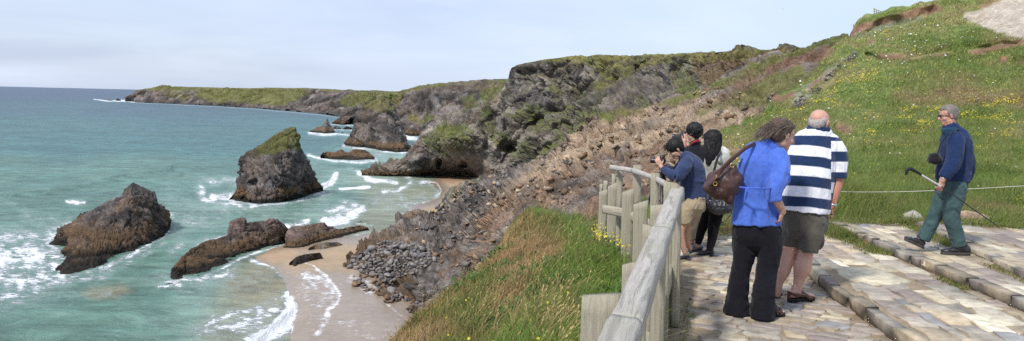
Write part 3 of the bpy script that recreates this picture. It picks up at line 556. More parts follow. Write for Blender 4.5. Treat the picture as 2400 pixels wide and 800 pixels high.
# ---------- beach ----------
SAND = [(560,618),(590,610),(640,630),(668,655),(684,700),(692,735),(680,810),(640,950),(1200,950),(1150,700),(1180,440),(1120,406),(925,411),(985,420),(1022,428),(1034,445),(1026,462),(990,474),(968,495),(950,522),(880,547),(850,554),(780,562),(735,578),(690,575),(640,580),(560,606)]
U, V = np.meshgrid(np.arange(530, 1130, 2.6), np.concatenate([np.arange(400, 500, 1.4), np.arange(500, 960, 2.4)]))
G = on(U, V, SEA); u0, v0 = U.ravel(), V.ravel(); P = G.reshape(-1, 3); n = len(P)
d = pdist(u0, v0, SAND + [SAND[0]]); d = np.where(inpoly(u0, v0, SAND), d, -d) + 3 * fbm(np.stack([u0 / 30, v0 / 20, 0 * u0], -1), 3, 99)
P[:, 2] = SEA + .05 + np.clip(d, -12, 40) * .022 + .05 * fbm(P / 14, 3, 98)
keep = (d > -11).reshape(U.shape); kf = keep[:-1, :-1] & keep[1:, 1:] & keep[:-1, 1:] & keep[1:, :-1]
BST = [([(700,700),(760,760),(860,790)], 34, .36), ([(960,440),(1010,470)], 14, .4),([(742,640),(765,655),(785,680),(797,700),(790,722),(768,735)], 4.5, .74), ([(768,738),(765,765),(745,790)], 7, .8), ([(720,660),(760,680),(775,705)], 22, .56), ([(700,660),(712,700)], 4, .35), ([(840,640),(815,665),(850,690),(900,700),(912,725)], 7, .55), ([(826,660),(905,690)], 12, .42), ([(815,760),(860,770),(930,780)], 26, .28), ([(800,700),(850,730),(900,790)], 30, .26),
 ([(700,620),(735,630),(745,640)], 1.6, .8), ([(740,605),(765,590),(790,570)], 1.4, .45), ([(1034,447),(1024,462),(990,476)], 2.5, .9), ([(985,420),(1024,430),(1034,447)], 2.2, .8), ([(975,490),(958,512),(940,525)], 3, .5), ([(920,735),(940,750),(960,762)], 3, .6), ([(730,520),(740,600)], 2, .2), ([(640,600),(700,596)], 2, .4), ([(684,700),(690,735),(680,780)], 6, .9), ([(672,640),(700,655),(740,660)], 1.6, .5), ([(700,690),(740,790)], 14, .34), ([(895,700),(912,712)], 4, .8)]
foam = foam_of(u0, v0, BST, .6)
wet = 1 - sstep(5, 34, d + 8 * fbm(np.stack([u0 / 30, v0 / 16, 0 * u0], -1), 3, 101)); wet = np.maximum(wet, .9 * pmask(u0, v0, [(660,640),(760,640),(1200,660),(1200,960),(600,960)], 20))
c = mix(C3(n, (.37, .275, .18)), C3(n, (.275, .215, .16)), wet); c = mix(c, C3(n, (.42, .27, .15)), .6 * pmask(u0, v0, [(560,600),(700,565),(740,575),(690,600),(640,625)], 10)); c = mix(c, C3(n, (.40, .25, .14)), .7 * pmask(u0, v0, [(920,405),(1120,405),(1100,430),(1040,430),(960,416)], 6)); c *= (1 + .12 * fbm(P / 10, 4, 103))[:, None]
V2, F2, A2 = compact(P, gridfaces(*U.shape, keep=kf), {'col': c, 'foam': foam, 'wet': wet})
m, nt, b = newmat('beach_sand')
cv = coords(nt, (.35, .8, 1), (0, 0, .5)); lace = noise_node(nt, 1.0, 8, .72, cv, 1.8)
ff = mathn(nt, 'ADD', attr(nt, 'foam', True), mathn(nt, 'MULTIPLY', mathn(nt, 'SUBTRACT', lace, .5), 2.2)); fo = rng(nt, ff, .44, .86, 0, 1, True)
base = mixc(nt, 1.0, attr(nt, 'col'), rng(nt, noise_node(nt, .5, 6, .6, coords(nt)), .3, .7, .88, 1.1), 'MULTIPLY')
nt.links.new(mixc(nt, fo, base, (.84, .85, .86)), b.inputs['Base Color']); nt.links.new(rng(nt, attr(nt, 'wet', True), 0, 1, .9, .28), b.inputs['Roughness'])
nt.links.new(rng(nt, attr(nt, 'wet', True), 0, 1, .2, .5), b.inputs['Specular IOR Level']); bump(nt, b, lace, .25, .25)
link('beach', make_mesh('beach', V2, F2, A2, smooth=True), m, kind='structure')
# ---------- grass makers ----------
def grid_sample(G, N, wgt, n, rs):
    """n random points on a vertex grid; cells weighted by wgt"""
    w = (wgt[:-1, :-1] + wgt[1:, 1:]).ravel().clip(0); w = w / w.sum(); k = rs.choice(len(w), n, p=w); nc = G.shape[1] - 1
    i, j = k // nc, k % nc; a, b = rs.rand(n, 1), rs.rand(n, 1)
    P = (G[i, j] * (1 - a) + G[i, j + 1] * a) * (1 - b) + (G[i + 1, j] * (1 - a) + G[i + 1, j + 1] * a) * b
    return P, N[i, j]
def blades(name, P, h, w, cols, mat, rs, lean=(.25, 0, 0), spread=.35, droop=.25, nrm=None, tri=False, label=None, head=None):
    n = len(P); an = rs.rand(n) * 2 * np.pi; side = np.stack([np.cos(an), np.sin(an) * .5, 0 * an], -1) * w[:, None] / 2
    d = np.stack([rs.randn(n) * spread, rs.randn(n) * spread, np.ones(n)], -1) + np.array(lean)
    if nrm is not None: d = d + nrm * .4
    d /= np.linalg.norm(d, axis=1, keepdims=True); hd = d * np.array([1, 1, 0]); dr = hd * (h * droop * 2)[:, None] - np.array([0, 0, 1.]) * (h * droop * rs.rand(n))[:, None]
    mid = P + d * (h * .55)[:, None]; tip = P + d * h[:, None] + dr
    base = np.arange(n)[:, None]
    if tri:
        V = np.stack([P - side, P + side, tip], 1).reshape(-1, 3); Fq = [base * 3 + np.array([[0, 1, 2]])]; k = 3
        shade = np.ones((n, 3, 1))
    elif head is None:
        V = np.stack([P - side, P + side, mid + side * .75, mid - side * .75, tip], 1).reshape(-1, 3); Fq = [base * 5 + np.array([[0, 1, 2, 3]]), base * 5 + np.array([[3, 2, 4]])]; k = 5
    else:
        hs = side / w[:, None] * head * 2; q = mid * .25 + tip * .75
        V = np.stack([P - side, P + side, mid + side * .7, mid - side * .7, q + side * .6, q - side * .6, (q + tip) / 2 + hs * .5, (q + tip) / 2 - hs * .5, tip], 1).reshape(-1, 3)
        V[:, :] = V; k = 9; Fq = [base * 9 + np.array([[0, 1, 2, 3]]), base * 9 + np.array([[3, 2, 4, 5]]), base * 9 + np.array([[5, 4, 6, 7]]), base * 9 + np.array([[7, 6, 8]])]
    c = np.repeat(cols, k, axis=0)
    me = make_mesh(name, V, Fq, {'col': c}); return link(name, me, mat, kind='stuff', label=label)
m, nt, b = newmat('grass_blades'); nt.links.new(mixc(nt, 1.0, attr(nt, 'col'), rng(nt, noise_node(nt, 3.0, 3, .5, coords(nt)), .3, .7, .8, 1.2), 'MULTIPLY'), b.inputs['Base Color'])
b.inputs['Roughness'].default_value = .75; b.inputs['Specular IOR Level'].default_value = .25
tr = N_(nt, 'ShaderNodeBsdfTranslucent'); nt.links.new(attr(nt, 'col'), tr.inputs[0]); mx = N_(nt, 'ShaderNodeMixShader'); mx.inputs[0].default_value = .3
nt.links.new(b.outputs[0], mx.inputs[1]); nt.links.new(tr.outputs[0], mx.inputs[2])
nt.links.new(mx.outputs[0], [x for x in nt.nodes if x.type == 'OUTPUT_MATERIAL'][0].inputs[0]); M_BLADE = m
M_TURF = col_mat('turf', 9, .4, .95, .03, .8)
def pal(n, t, cs):
    """colour ramp through list cs by t in 0..1"""
    t = np.clip(t, 0, .9999) * (len(cs) - 1); i = t.astype(int); f = (t - i)[:, None]; cs = np.array(cs, float); return cs[i] * (1 - f) + cs[i + 1] * f

# ---------- grassy bank left of the fence ----------
A1 = [(640,1150,4.6),(780,960,6.2),(930,806,8),(1052,694,9.5),(1122,640,10.5),(1187,588,11.5),(1212,532,12.5),(1248,492,14)]
A2 = [(760,1250,3.4),(900,1000,4.7),(1050,850,6.0),(1150,740,7.4),(1210,660,8.8),(1262,600,10.),(1290,552,11.4),(1315,505,13.6)]
A3 = [(950,1500,2.4),(1100,1150,3.2),(1200,920,4.4),(1270,770,5.6),(1322,690,6.8),(1362,618,8),(1395,570,9.6),(1405,510,12.6)]
A4 = [('w',-.3,.8,.3),('w',.08,2,.3),('w',.37,3.2,.3),('w',.66,4.4,.3),('w',.94,5.6,.29),('w',1.19,6.8,.26),('w',1.55,9.3,.22),('w',2.1,12.6,.2)]
A5 = [('w',-.2,.8,-.7),('w',.17,2,-.7),('w',.47,3.2,-.7),('w',.77,4.4,-.7),('w',1.04,5.6,-.7),('w',1.28,6.8,-.7),('w',1.65,9.3,-.6),('w',2.6,12.6,-.3)]
A0 = [('w', *(at(*p) + np.array([-2.0, .8, -3.5]))) for p in A1]; A00 = [('w', *(at(*p) + np.array([-5.0, 3.5, -11.]))) for p in A1]
def addfar(r, dx, dy, dz):
    l = np.array(r[-1][1:]) if r[-1][0] == 'w' else at(*r[-1]); return r + [('w', *(l + np.array([dx, dy * .25, dz * .15]))), ('w', *(l + np.array([dx, dy, dz])))]
RW = [addfar(r, 0, 5, -7) for r in (A00, A0, A1, A2, A3, A4, A5)]
G, _ = mloft(RW, 300, [8, 14, 60, 50, 40, 10])
ef = np.ones(G.shape[:2]); ef[-12:] *= .2
G2, N, d = relief(G, lambda P: fbm(P / 1.6, 3, 5) + .35 * fbm(P / .5, 3, 6), .13, ef)
u, v = proj(G2); P = G2.reshape(-1, 3); u0, v0 = u.ravel(), v.ravel(); n = len(P)
SEED_STRAW = (.44, .33, .15)
def bank_tone(P, rs=None):
    u, v = proj(P); n = len(P); a = fbm(np.stack([u / 70, v / 45, 0 * u], -1), 4, 15)
    left = (u - np.interp(v, [480, 532, 588, 640, 694, 806, 960], [1248, 1212, 1187, 1122, 1052, 930, 780]))  # px right of the bank's edge
    g = np.clip(.38 + .78 * a - .25 * sstep(180, 330, left) + .30 * np.exp(-((left - 60) / 110) ** 2), 0, 1)
    g = np.clip(g - .45 * pmask(u, v, [(1340,520),(1420,500),(1490,560),(1480,640),(1400,720),(1380,800),(1330,800),(1300,640)], 30) - .5 * pmask(u, v, [(1235,480),(1330,475),(1300,500),(1250,510)], 12) - .35 * pmask(u, v, [(1250,640),(1330,600),(1350,680),(1300,720)], 20), 0, 1)
    g = np.clip(g + .35 * pmask(u, v, [(1130,700),(1250,560),(1290,600),(1240,700),(1160,740)], 20), 0, 1)
    return g, left
PALB = [(.13, .20, .035), (.15, .185, .045), (.155, .165, .045), (.23, .185, .07), (.28, .195, .085), (.35, .24, .12)]
g, left = bank_tone(P); c = pal(n, g, PALB) * .62 * (1 + .3 * fbm(P / .3, 3, 17))[:, None]; c = mix(c, C3(n, (.17, .12, .08)), sstep(0, 60, -left) * .7)
emit_grid('bank', G2, c, M_TURF, kind='structure', label='grassy bank falling away left of the fence')
rs = np.random.RandomState(3)
inview = (u > 700) & (u < 1660) & (v > 440) & (v < 900); area = inview.astype(float); area[:16] *= .4
gsz = np.linalg.norm(np.gradient(u, axis=1)[..., None], axis=-1) * np.linalg.norm(np.gradient(v, axis=0)[..., None], axis=-1); area = area * np.minimum(gsz, 40)
area[-9:] = 0
PB, NB = grid_sample(G2, N, area, 130000, rs); gb, lf = bank_tone(PB)
ht = .10 + .10 * rs.rand(len(PB)) + .14 * np.clip(.5 - gb, 0, 1) * rs.rand(len(PB)); ht *= 1 - .35 * (lf < 20)
cb = pal(len(PB), gb + .16 * rs.randn(len(PB)), PALB) * (.75 + .6 * rs.rand(len(PB), 1))
blades('grass', PB, ht, .006 + .006 * rs.rand(len(PB)), cb, M_BLADE, rs, lean=(.3, 0, 0), spread=.32, nrm=NB)
# straw coloured seed heads in drifts
drift = area.ravel() * sstep(-.05, .35, fbm(np.stack([u0 / 60, v0 / 50, 0 * u0], -1), 3, 23)) ; drift = drift + 2.2 * area.ravel() * pmask(u0, v0, [(1120,720),(1230,660),(1330,690),(1350,800),(1200,830),(1090,800)], 25) + 2 * area.ravel() * pmask(u0, v0, [(1230,560),(1340,520),(1360,560),(1260,600)], 15)
PS, NS = grid_sample(G2, N, drift.reshape(area.shape), 3000, rs); us_, _v = proj(PS)
blades('seed_heads', PS, .16 + .15 * rs.rand(len(PS)), np.full(len(PS), .0035), C3(len(PS), SEED_STRAW) * (.7 + .6 * rs.rand(len(PS), 1)), M_BLADE, rs, lean=(.3, -.1, 0), spread=.22, droop=.22, head=.011)
# low rust coloured growth (faded thrift) along the outer edge
edge = area.ravel() * (pmask(u0, v0, [(1190,580),(1240,500),(1250,520),(1215,590),(1080,720),(960,840),(860,840),(1050,696)], 14) + .6 * pmask(u0, v0, [(1120,650),(1180,690),(1100,760),(1000,830),(960,820)], 20) * sstep(0, .3, fbm(np.stack([u0 / 40, v0 / 14, 0 * u0], -1), 3, 27)))
PE, NE = grid_sample(G2, N, edge.reshape(area.shape), 9000, rs); gg = pal(len(PE), rs.rand(len(PE)), [(.30, .15, .07), (.42, .24, .13), (.36, .25, .09), (.16, .15, .05)])
blades('faded_thrift', PE, .05 + .08 * rs.rand(len(PE)), .010 + .012 * rs.rand(len(PE)), gg, M_BLADE, rs, spread=.5)
def discs(name, P, r, cols, mat, rs, up=.6, label=None):
    """little five sided flower heads"""
    n = len(P); t = np.arange(5) * 2 * np.pi / 5; nrm = np.stack([rs.randn(n) * .5, -up + rs.randn(n) * .5, np.ones(n)], -1); nrm /= np.linalg.norm(nrm, axis=1, keepdims=True)
    a = np.cross(nrm, np.array([0, 1., .1])); a /= np.linalg.norm(a, axis=1, keepdims=True); b_ = np.cross(nrm, a)
    rr = r[:, None, None] * (.8 + .4 * rs.rand(n, 5, 1)); V = P[:, None] + rr * (a[:, None] * np.cos(t)[None, :, None] + b_[:, None] * np.sin(t)[None, :, None])
    V = np.concatenate([V, (P + nrm * r[:, None] * .35)[:, None]], 1).reshape(-1, 3); base = np.arange(n)[:, None] * 6
    Fq = [base + np.array([[k, (k + 1) % 5, 5]]) for k in range(5)]
    me = make_mesh(name, V, Fq, {'col': np.repeat(cols, 6, 0)}); return link(name, me, mat, kind='stuff', label=label)
yel = area.ravel() * (1.0 * pmask(u0, v0, [(1385,580),(1420,560),(1460,580),(1470,605),(1400,610)], 8) + .8 * pmask(u0, v0, [(1450,600),(1500,590),(1495,625),(1440,625)], 8) + .3 * pmask(u0, v0, [(1500,440),(1560,430),(1560,470),(1490,470)], 8) + .0006)
PY, NY = grid_sample(G2, N, yel.reshape(area.shape), 260, rs); PY = PY + np.array([0, 0, 1.]) * (.16 + .12 * rs.rand(len(PY), 1))
discs('yellow_flowers', PY, .007 + .007 * rs.rand(len(PY)), C3(len(PY), (.62, .52, .06)) * (.7 + .5 * rs.rand(len(PY), 1)), M_BLADE, rs)
# broad leaved weeds
wl = [at(1195, 772, 6.6), at(1240, 690, 7.8), at(1445, 690, 6.0), at(1430, 545, 9.0), at(1480, 550, 8.4), at(1095, 700, 9.2), at(1180, 640, 9.5), at(1290, 740, 6.6), at(1150, 560, 11)]
PW = np.concatenate([p + np.concatenate([rs.randn(110, 2) * [.16, .14], np.abs(rs.randn(110, 1)) * .05], 1) for p in wl])
bvhb = BVHTree.FromPolygons([Vector(p) for p in P], gridfaces(*G.shape[:2]).tolist())
def snap(p, bv, top=30):
    h = bv.ray_cast(Vector((p[0], p[1], top)), Vector((0, 0, -1))); return np.array(h[0]) if h[0] is not None else None
PWs = []
for p in PW:
    q = snap(p, bvhb)
    if q is not None: PWs.append(q + np.array([0, 0, .05 + .08 * rs.rand()]))
PWs = np.array(PWs); blades('broad_leaves', PWs, .05 + .06 * rs.rand(len(PWs)), .012 + .014 * rs.rand(len(PWs)), C3(len(PWs), (.08, .15, .035)) * (.7 + .7 * rs.rand(len(PWs), 1)), M_BLADE, rs, spread=.9, droop=.4)

# ---------- hillside on the right ----------
def H(*p): return list(p)
rows = [
 H((1560,640,8.9),(1640,590,10.2),(1700,560,10.9),(1800,548,11.2),(1960,536,11.3),(2120,526,11.4),(2300,537,11.0),(2500,560,10.3),(2900,640,8.9)),
 H((1612,560,11.2),(1650,520,12.2),(1710,495,12.8),(1800,485,13),(1960,478,13),(2120,470,13),(2300,472,12.8),(2500,480,12.2),(2900,500,11)),
 H((1625,520,13.),(1660,470,14.5),(1710,450,15),(1800,438,15.5),(1960,430,15.5),(2120,424,15.5),(2300,420,15.5),(2500,415,15),(2900,410,14)),
 H((1648,430,19.5),(1680,390,21),(1730,376,22),(1810,365,22),(1960,355,22),(2120,350,21.5),(2300,345,20.5),(2500,338,20),(2900,325,18)),
 H((1668,350,31),(1700,325,33),(1745,312,33),(1820,300,32.5),(1960,288,31.5),(2120,278,30.5),(2300,265,29),(2500,250,27),(2900,230,24)),
 H((1760,285,42),(1795,265,44),(1835,252,43),(1890,240,42),(2000,225,40.5),(2130,210,39),(2300,198,37),(2500,182,35),(2900,140,31)),
 H((1850,232,52),(1885,213,54),(1912,194,53.5),(1952,170,52.5),(2040,142,50.5),(2150,141,48.5),(2290,130,46.5),(2430,112,44.5),(2900,55,40)),
 H((1853,226,52.6),(1888,205,54.7),(1915,184,54.3),(1957,156,53.4),(2042,126,51.4),(2152,125,49.6),(2292,112,47.6),(2432,94,45.6),(2900,36,41)),
 H((1905,178,62),(1932,160,64),(1960,142,64),(1992,122,64),(2060,100,62.5),(2160,94,60),(2292,84,58),(2434,68,56),(2900,-5,50)),
 H((1962,112,74),(1982,97,76),(1994,84,76),(2016,74,75.5),(2080,54,74.5),(2155,38,73.5),(2245,24,72.4),(2425,8,70.4),(2900,-92,62.5)),
 H((1968,104,75),(1988,92,77.5),(1995,66,77.5),(2013,44,77),(2080,28,76),(2150,12,75),(2235,2,74),(2425,-40,72),(2900,-180,65)),
 H((1969,104,75.6),(1989,91.5,78.2),(1996,65,78.2),(2014,43,77.8),(2081,26,77),(2151,9,76),(2236,-2,75),(2426,-50,73),(2900,-190,66))]
for r in rows[:1]: pass
rows = [[('w', *(at(*r[0]) + np.array([.0, 5.0, -6.]) * min(1, r[0][2] / 15) + np.array([ray(r[0][0], r[0][1])[0] * 5 * min(1, r[0][2] / 15), 0, 0])))] + [('w', *(at(*r[0]) + np.array([.35, .8, -.35]) * min(1, r[0][2] / 15)))] + r for r in rows]
rows.append([('w', *(np.array(p[1:]) if p[0] == 'w' else at(*p)) + np.array([2, 30, .5])) for p in rows[-1]])
rows[-1] = [('w', *(CAM + ((np.array(p[1:]) if p[0] == 'w' else at(*p)) - CAM) * 1.5 + np.array([1.5, 0, -2.5]))) for p in rows[-2]]
G, _ = mloft(rows, 640, [14, 14, 36, 44, 50, 46, 14, 46, 46, 26, 4, 12])
u, v = proj(G); Yk = np.clip(G[..., 1] / 40, .12, 1.6); flat = sstep(11.5, 14, G[..., 1])
def hill_relief(P):
    k = np.clip(P[:, 1] / 40, .1, 1.6); return k * (.6 * fbm(P / 7, 3, 205) + .42 * fbm(P / 2.4, 3, 206) + .12 * fbm(P / 1.0, 2, 208)) + .12 * fbm(P / .7, 3, 207)
G2, N, d = relief(G, hill_relief, 1.0, flat)
# eroded hollows under the turf lips
hol = np.zeros_like(u)
for pl, wd, dd in [([(1990,82),(2016,64),(2080,44),(2150,26),(2190,20)], 7, 1.6), ([(2040,130),(2150,134),(2220,128),(2290,122),(2400,100)], 4, .9), ([(2020,128),(2080,136)], 4, .6), ([(1898,200),(1945,170),(1960,160)], 4, .9), ([(2350,140),(2420,134)], 6, 1.6), ([(1965,300),(1985,305)], 9, 1.1), ([(1700,345),(1740,352),(1760,345)], 6, .6), ([(2000,105),(2050,95)], 4, .9)]:
    hol += dd * np.exp(-(pdist(u, v, pl) / wd) ** 4)
hol *= (.45 + .9 * fbm(G2 / 2.2, 3, 209)).clip(.1, 1.2); G2[..., 1] += hol; G2[..., 2] -= hol * .3; N = face_cam(G2, gnormals(G2))
u, v = proj(G2); P = G2.reshape(-1, 3); u0, v0 = u.ravel(), v.ravel(); n = len(P)
sc_ = np.clip(P[:, 1:2] / 30, .3, 2); nz = 7 * fbm(np.stack([u0 / 20, v0 / 12, 0 * u0], -1), 4, 211)
def hill_tone(P):
    u, v = proj(P); t = .32 + .5 * fbm(np.stack([u / 90, v / 30, 0 * u], -1), 4, 213) + .28 * fbm(P / 1.5, 3, 214)
    t = t + .4 * pmask(u, v, [(2080,215),(2250,190),(2420,200),(2420,250),(2250,235),(2100,240)], 14) + .25 * pmask(u, v, [(1700,330),(1850,250),(1900,210),(1960,180),(1960,240),(1800,330)], 16) + .15 * pmask(u, v, [(2060,40),(2300,0),(2300,60),(2080,90)], 10)
    t = t - .25 * pmask(u, v, [(1960,330),(2420,330),(2420,470),(1960,470)], 30) + .5 * sstep(470, 500, v) * sstep(.0, .3, fbm(P / .6, 2, 215)); return np.clip(t, 0, 1)
PALH = [(.145, .205, .05), (.175, .22, .06), (.21, .235, .075), (.25, .235, .09), (.28, .215, .11), (.27, .195, .12)]
c = pal(n, hill_tone(P), PALH) * .85 * (1 + .3 * fbm(P / .5, 3, 217))[:, None]
dirt = np.zeros(n)
for pl, wd, st in [([(1994,82),(2016,66),(2080,46),(2150,28),(2200,20)], 8, 1), ([(2036,131),(2150,136),(2222,130),(2290,122),(2400,100),(2500,90)], 5.5, 1), ([(1895,204),(1945,172),(1962,160)], 6, .9), ([(2350,142),(2430,136)], 9, 1), ([(1965,300),(1985,306)], 10, .9), ([(1690,350),(1730,355),(1760,348)], 7, .9), ([(2000,108),(2050,97)], 4, .8), ([(2255,25),(2300,18),(2340,4)], 7, .9), ([(1880,228),(1960,190)], 10, .5), ([(2240,205),(2300,212)], 5, .35)]:
    dirt = np.maximum(dirt, st * (1 - sstep(wd * .7, wd * 1.5, pdist(u0, v0, pl) + nz * .5)))
dirt *= sstep(-.42, .02, fbm(P / 1.5, 3, 222)); edge_ = 1 - sstep(0, 1, (u0 - np.interp(v0, [85, 112, 178, 232, 285, 350, 430, 520, 640], [1975, 1962, 1905, 1850, 1760, 1668, 1648, 1625, 1560]) + nz) / 5); dirt = np.maximum(dirt, edge_ * sstep(-.15, .2, fbm(P / 1.3, 4, 216)))
c = mix(c, pal(n, .5 + .5 * fbm(P / .9, 3, 218), [(.13, .075, .045), (.20, .115, .07), (.26, .18, .12)]), dirt)
rocky = pmask(u0, v0, [(1880,190),(1930,170),(2000,120),(2010,130),(1960,165),(1900,235),(1860,260),(1850,240)], 9, nz) * sstep(-.1, .3, fbm(P / 1.6, 3, 219)); rocky = np.maximum(rocky * .55, .45 * pmask(u0, v0, [(2000,80),(2090,50),(2170,35),(2160,48),(2080,66),(2010,92)], 4, nz * .5)); c = mix(c, pal(n, .5 + .5 * fbm(P / .4, 3, 220), [(.07, .06, .055), (.25, .23, .22), (.4, .38, .36)]), rocky)
grav = pmask(u0, v0, [(2256,44),(2262,30),(2300,24),(2352,-4),(2420,-30),(2900,-150),(2900,60),(2420,96),(2350,84),(2300,62)], 5, nz * .6); c = mix(c, pal(n, .5 + .5 * fbm(P / .8, 3, 221), [(.30, .25, .19), (.40, .345, .275), (.50, .45, .38)]), grav)
emit_grid('hillside', G2, c, M_TURF, kind='structure', label='flowery green hillside rising to the right')
rs = np.random.RandomState(5); bare = (np.maximum(np.maximum(dirt, rocky), grav) > .45).reshape(u.shape)
gsz = np.minimum(np.abs(np.gradient(u, axis=1) * np.gradient(v, axis=0)), 40)
area = ((u > 1600) & (u < 2560) & (v > -60) & (v < 620)).astype(float) * gsz * (~bare); area[:, :10] = 0; area[-16:] = 0
PH, NH = grid_sample(G2, N, area, 230000, rs); k = np.clip(PH[:, 1] / 30, .45, 2.2)
tuft = sstep(-.1, .45, fbm(PH / np.clip(PH[:, 1:2] / 12, 1, 5), 3, 225)); hh = (.045 + .075 * rs.rand(len(PH)) + .07 * tuft) * (.8 + .45 * k)
ch = pal(len(PH), hill_tone(PH) + .17 * rs.randn(len(PH)), PALH) * (.7 + .6 * rs.rand(len(PH), 1))
blades('grass', PH, hh, .014 * k + .01 * k * rs.rand(len(PH)), ch, M_BLADE, rs, lean=(.2, 0, 0), spread=.45, nrm=NH, tri=True)
# taller rank grass by the paving
TL = [(1950,505,12.3,26,.5),(1985,480,13,34,.55),(2010,492,12.6,26,.45),(1935,545,11.2,14,.25),(1930,470,13.5,20,.4),(1700,520,12,30,.12),(1860,520,12.2,50,.2),(2080,520,11.6,24,.16),(2160,530,11.4,20,.15),(2330,520,11.4,40,.2),(2400,540,11,30,.2),(2380,470,13,30,.35),(1500,450,12.2,20,.2),(2250,520,11.5,30,.16),(2030,530,11.6,30,.14)]
bvh = BVHTree.FromPolygons([Vector(p) for p in P], gridfaces(*G.shape[:2]).tolist())
PT, HT = [], []
for a, b_, Y, r, h in TL:
    p0 = at(a, b_, Y)
    for _ in range(int(900 * (r / 30))):
        q = snap(p0 + np.array([R.randn() * r / F * Y, R.randn() * .35, 0]), bvh)
        if q is not None: PT.append(q); HT.append(h * (.5 + .6 * R.rand()))
PT = np.array(PT); HT = np.array(HT); ct = pal(len(PT), .15 + .55 * rs.rand(len(PT)), [(.10, .19, .03), (.17, .22, .05), (.26, .27, .09), (.36, .31, .15)])
blades('long_grass', PT, HT, np.full(len(PT), .009), ct, M_BLADE, rs, lean=(.35, 0, 0), spread=.3, droop=.35)
# yellow and white flowers
nzf = sstep(-.1, .5, fbm(np.stack([u0 / 40, v0 / 10, 0 * u0], -1), 3, 231)); A = area.ravel()
yl = A * (.16 * nzf + 2.2 * nzf * pmask(u0, v0, [(2030,290),(2110,262),(2250,240),(2420,228),(2420,270),(2260,285),(2120,305),(2040,320)], 10) + .7 * nzf * pmask(u0, v0, [(2060,300),(2420,270),(2420,350),(2060,350)], 15) + .9 * nzf * pmask(u0, v0, [(1830,260),(1960,190),(2060,170),(2060,200),(1900,262)], 12) + .6 * pmask(u0, v0, [(2340,420),(2420,420),(2420,520),(2340,500)], 10) * nzf)
PY, NY = grid_sample(G2, N, yl.reshape(area.shape), 3600, rs); k = np.clip(PY[:, 1] / 25, .5, 2.2); PY[:, 2] += .07 * k
discs('yellow_flowers', PY, (.013 + .012 * rs.rand(len(PY))) * k, C3(len(PY), (.66, .55, .06)) * (.65 + .5 * rs.rand(len(PY), 1)), M_BLADE, rs)
wh = A * (.3 + 1.2 * pmask(u0, v0, [(2060,60),(2260,60),(2290,110),(2060,115)], 12) + 1.2 * pmask(u0, v0, [(2040,125),(2330,110),(2340,150),(2060,160)], 8) + .3 * (v0 < 220))
PY, NY = grid_sample(G2, N, wh.reshape(area.shape), 300, rs); k = np.clip(PY[:, 1] / 25, .4, 2.6); PY[:, 2] += .09 * k
discs('white_flowers', PY, (.014 + .02 * rs.rand(len(PY))) * k, C3(len(PY), (.75, .74, .68)) * (.75 + .4 * rs.rand(len(PY), 1)), M_BLADE, rs)
HILL_BVH = bvh

# ---------- paved terrace ----------
M_STONE = col_mat('paving_slate', 9, .34, .85, .006, .8, spec=.3); M_MORTAR = col_mat('sandy_mortar', 30, .25, .95, .01, .8)
STC = [(.50, .43, .31), (.37, .325, .265), (.335, .28, .235), (.26, .25, .245), (.43, .35, .24), (.32, .285, .235), (.30, .245, .21), (.58, .52, .40), (.38, .305, .23), (.34, .28, .20)]
def stones(name, inside, bx, ang, cw, cl, z, rs, gap=.016, big=.05, thick=.05):
    """irregular flags in courses; inside(x,y)->bool; bx=(x0,x1,y0,y1)"""
    ca, sa = math.cos(ang), math.sin(ang); cx0, cy0 = (bx[0] + bx[1]) / 2, (bx[2] + bx[3]) / 2; Rr = math.hypot(bx[1] - bx[0], bx[3] - bx[2]) / 2 + .5
    VV, F4, F8, CC = [], [], [], []; y = -Rr
    while y < Rr:
        h = rs.uniform(*cw); x = -Rr + rs.rand() * .2
        while x < Rr:
            l = rs.uniform(*cl); 
            if rs.rand() < big: l *= 1.5
            wx, wy = cx0 + (x + l / 2) * ca - (y + h / 2) * sa, cy0 + (x + l / 2) * sa + (y + h / 2) * ca
            if bx[0] - .3 < wx < bx[1] + .3 and bx[2] - .3 < wy < bx[3] + .3 and inside(wx, wy):
                g = gap * (.5 + rs.rand()); sh = rs.uniform(-.25, .25) * h * .5; j = .17 * min(l, h)
                q = [(x + g + sh, y + g), (x + l / 2, y + g), (x + l - g + sh, y + g), (x + l - g, y + h / 2), (x + l - g - sh, y + h - g), (x + l / 2, y + h - g), (x + g - sh, y + h - g), (x + g, y + h / 2)]
                q = np.array(q) + rs.uniform(-j, j, (8, 2)) * np.array([[1, 1], [.3, 1], [1, 1], [1, .3]] * 2); c0 = q.mean(0); tx, ty = rs.uniform(-.014, .014, 2); zz = z + rs.uniform(-.004, .006)
                def ring(s, dz):
                    r_ = c0 + (q - c0) * s; zr = zz + dz + (r_[:, 0] - c0[0]) * tx + (r_[:, 1] - c0[1]) * ty
                    return np.stack([cx0 + r_[:, 0] * ca - r_[:, 1] * sa, cy0 + r_[:, 0] * sa + r_[:, 1] * ca, zr], -1)
                o = len(VV) * 24; VV.append(np.concatenate([ring(1.03, -thick), ring(1.0, -.003), ring(1 - .009 / max(min(l, h), .05), 0)]))
                for r0 in (0, 8):
                    for k_ in range(8): F4.append([o + r0 + k_, o + r0 + (k_ + 1) % 8, o + r0 + 8 + (k_ + 1) % 8, o + r0 + 8 + k_])
                F8.append([o + 16 + k_ for k_ in range(8)])
                cc = np.array(STC[rs.choice(10, p=[.12, .13, .14, .07, .11, .12, .11, .06, .07, .07])]) * rs.uniform(.78, 1.14); CC.append(np.tile(cc, (24, 1)))
            x += l
        y += h
    me = make_mesh(name, np.concatenate(VV), [np.array(F4), np.array(F8)], {'col': np.concatenate(CC)}); return link(name, me, M_STONE, kind='structure')
def fx(y): return .315 + .247 * (np.minimum(y, 9.0) - 2.35)
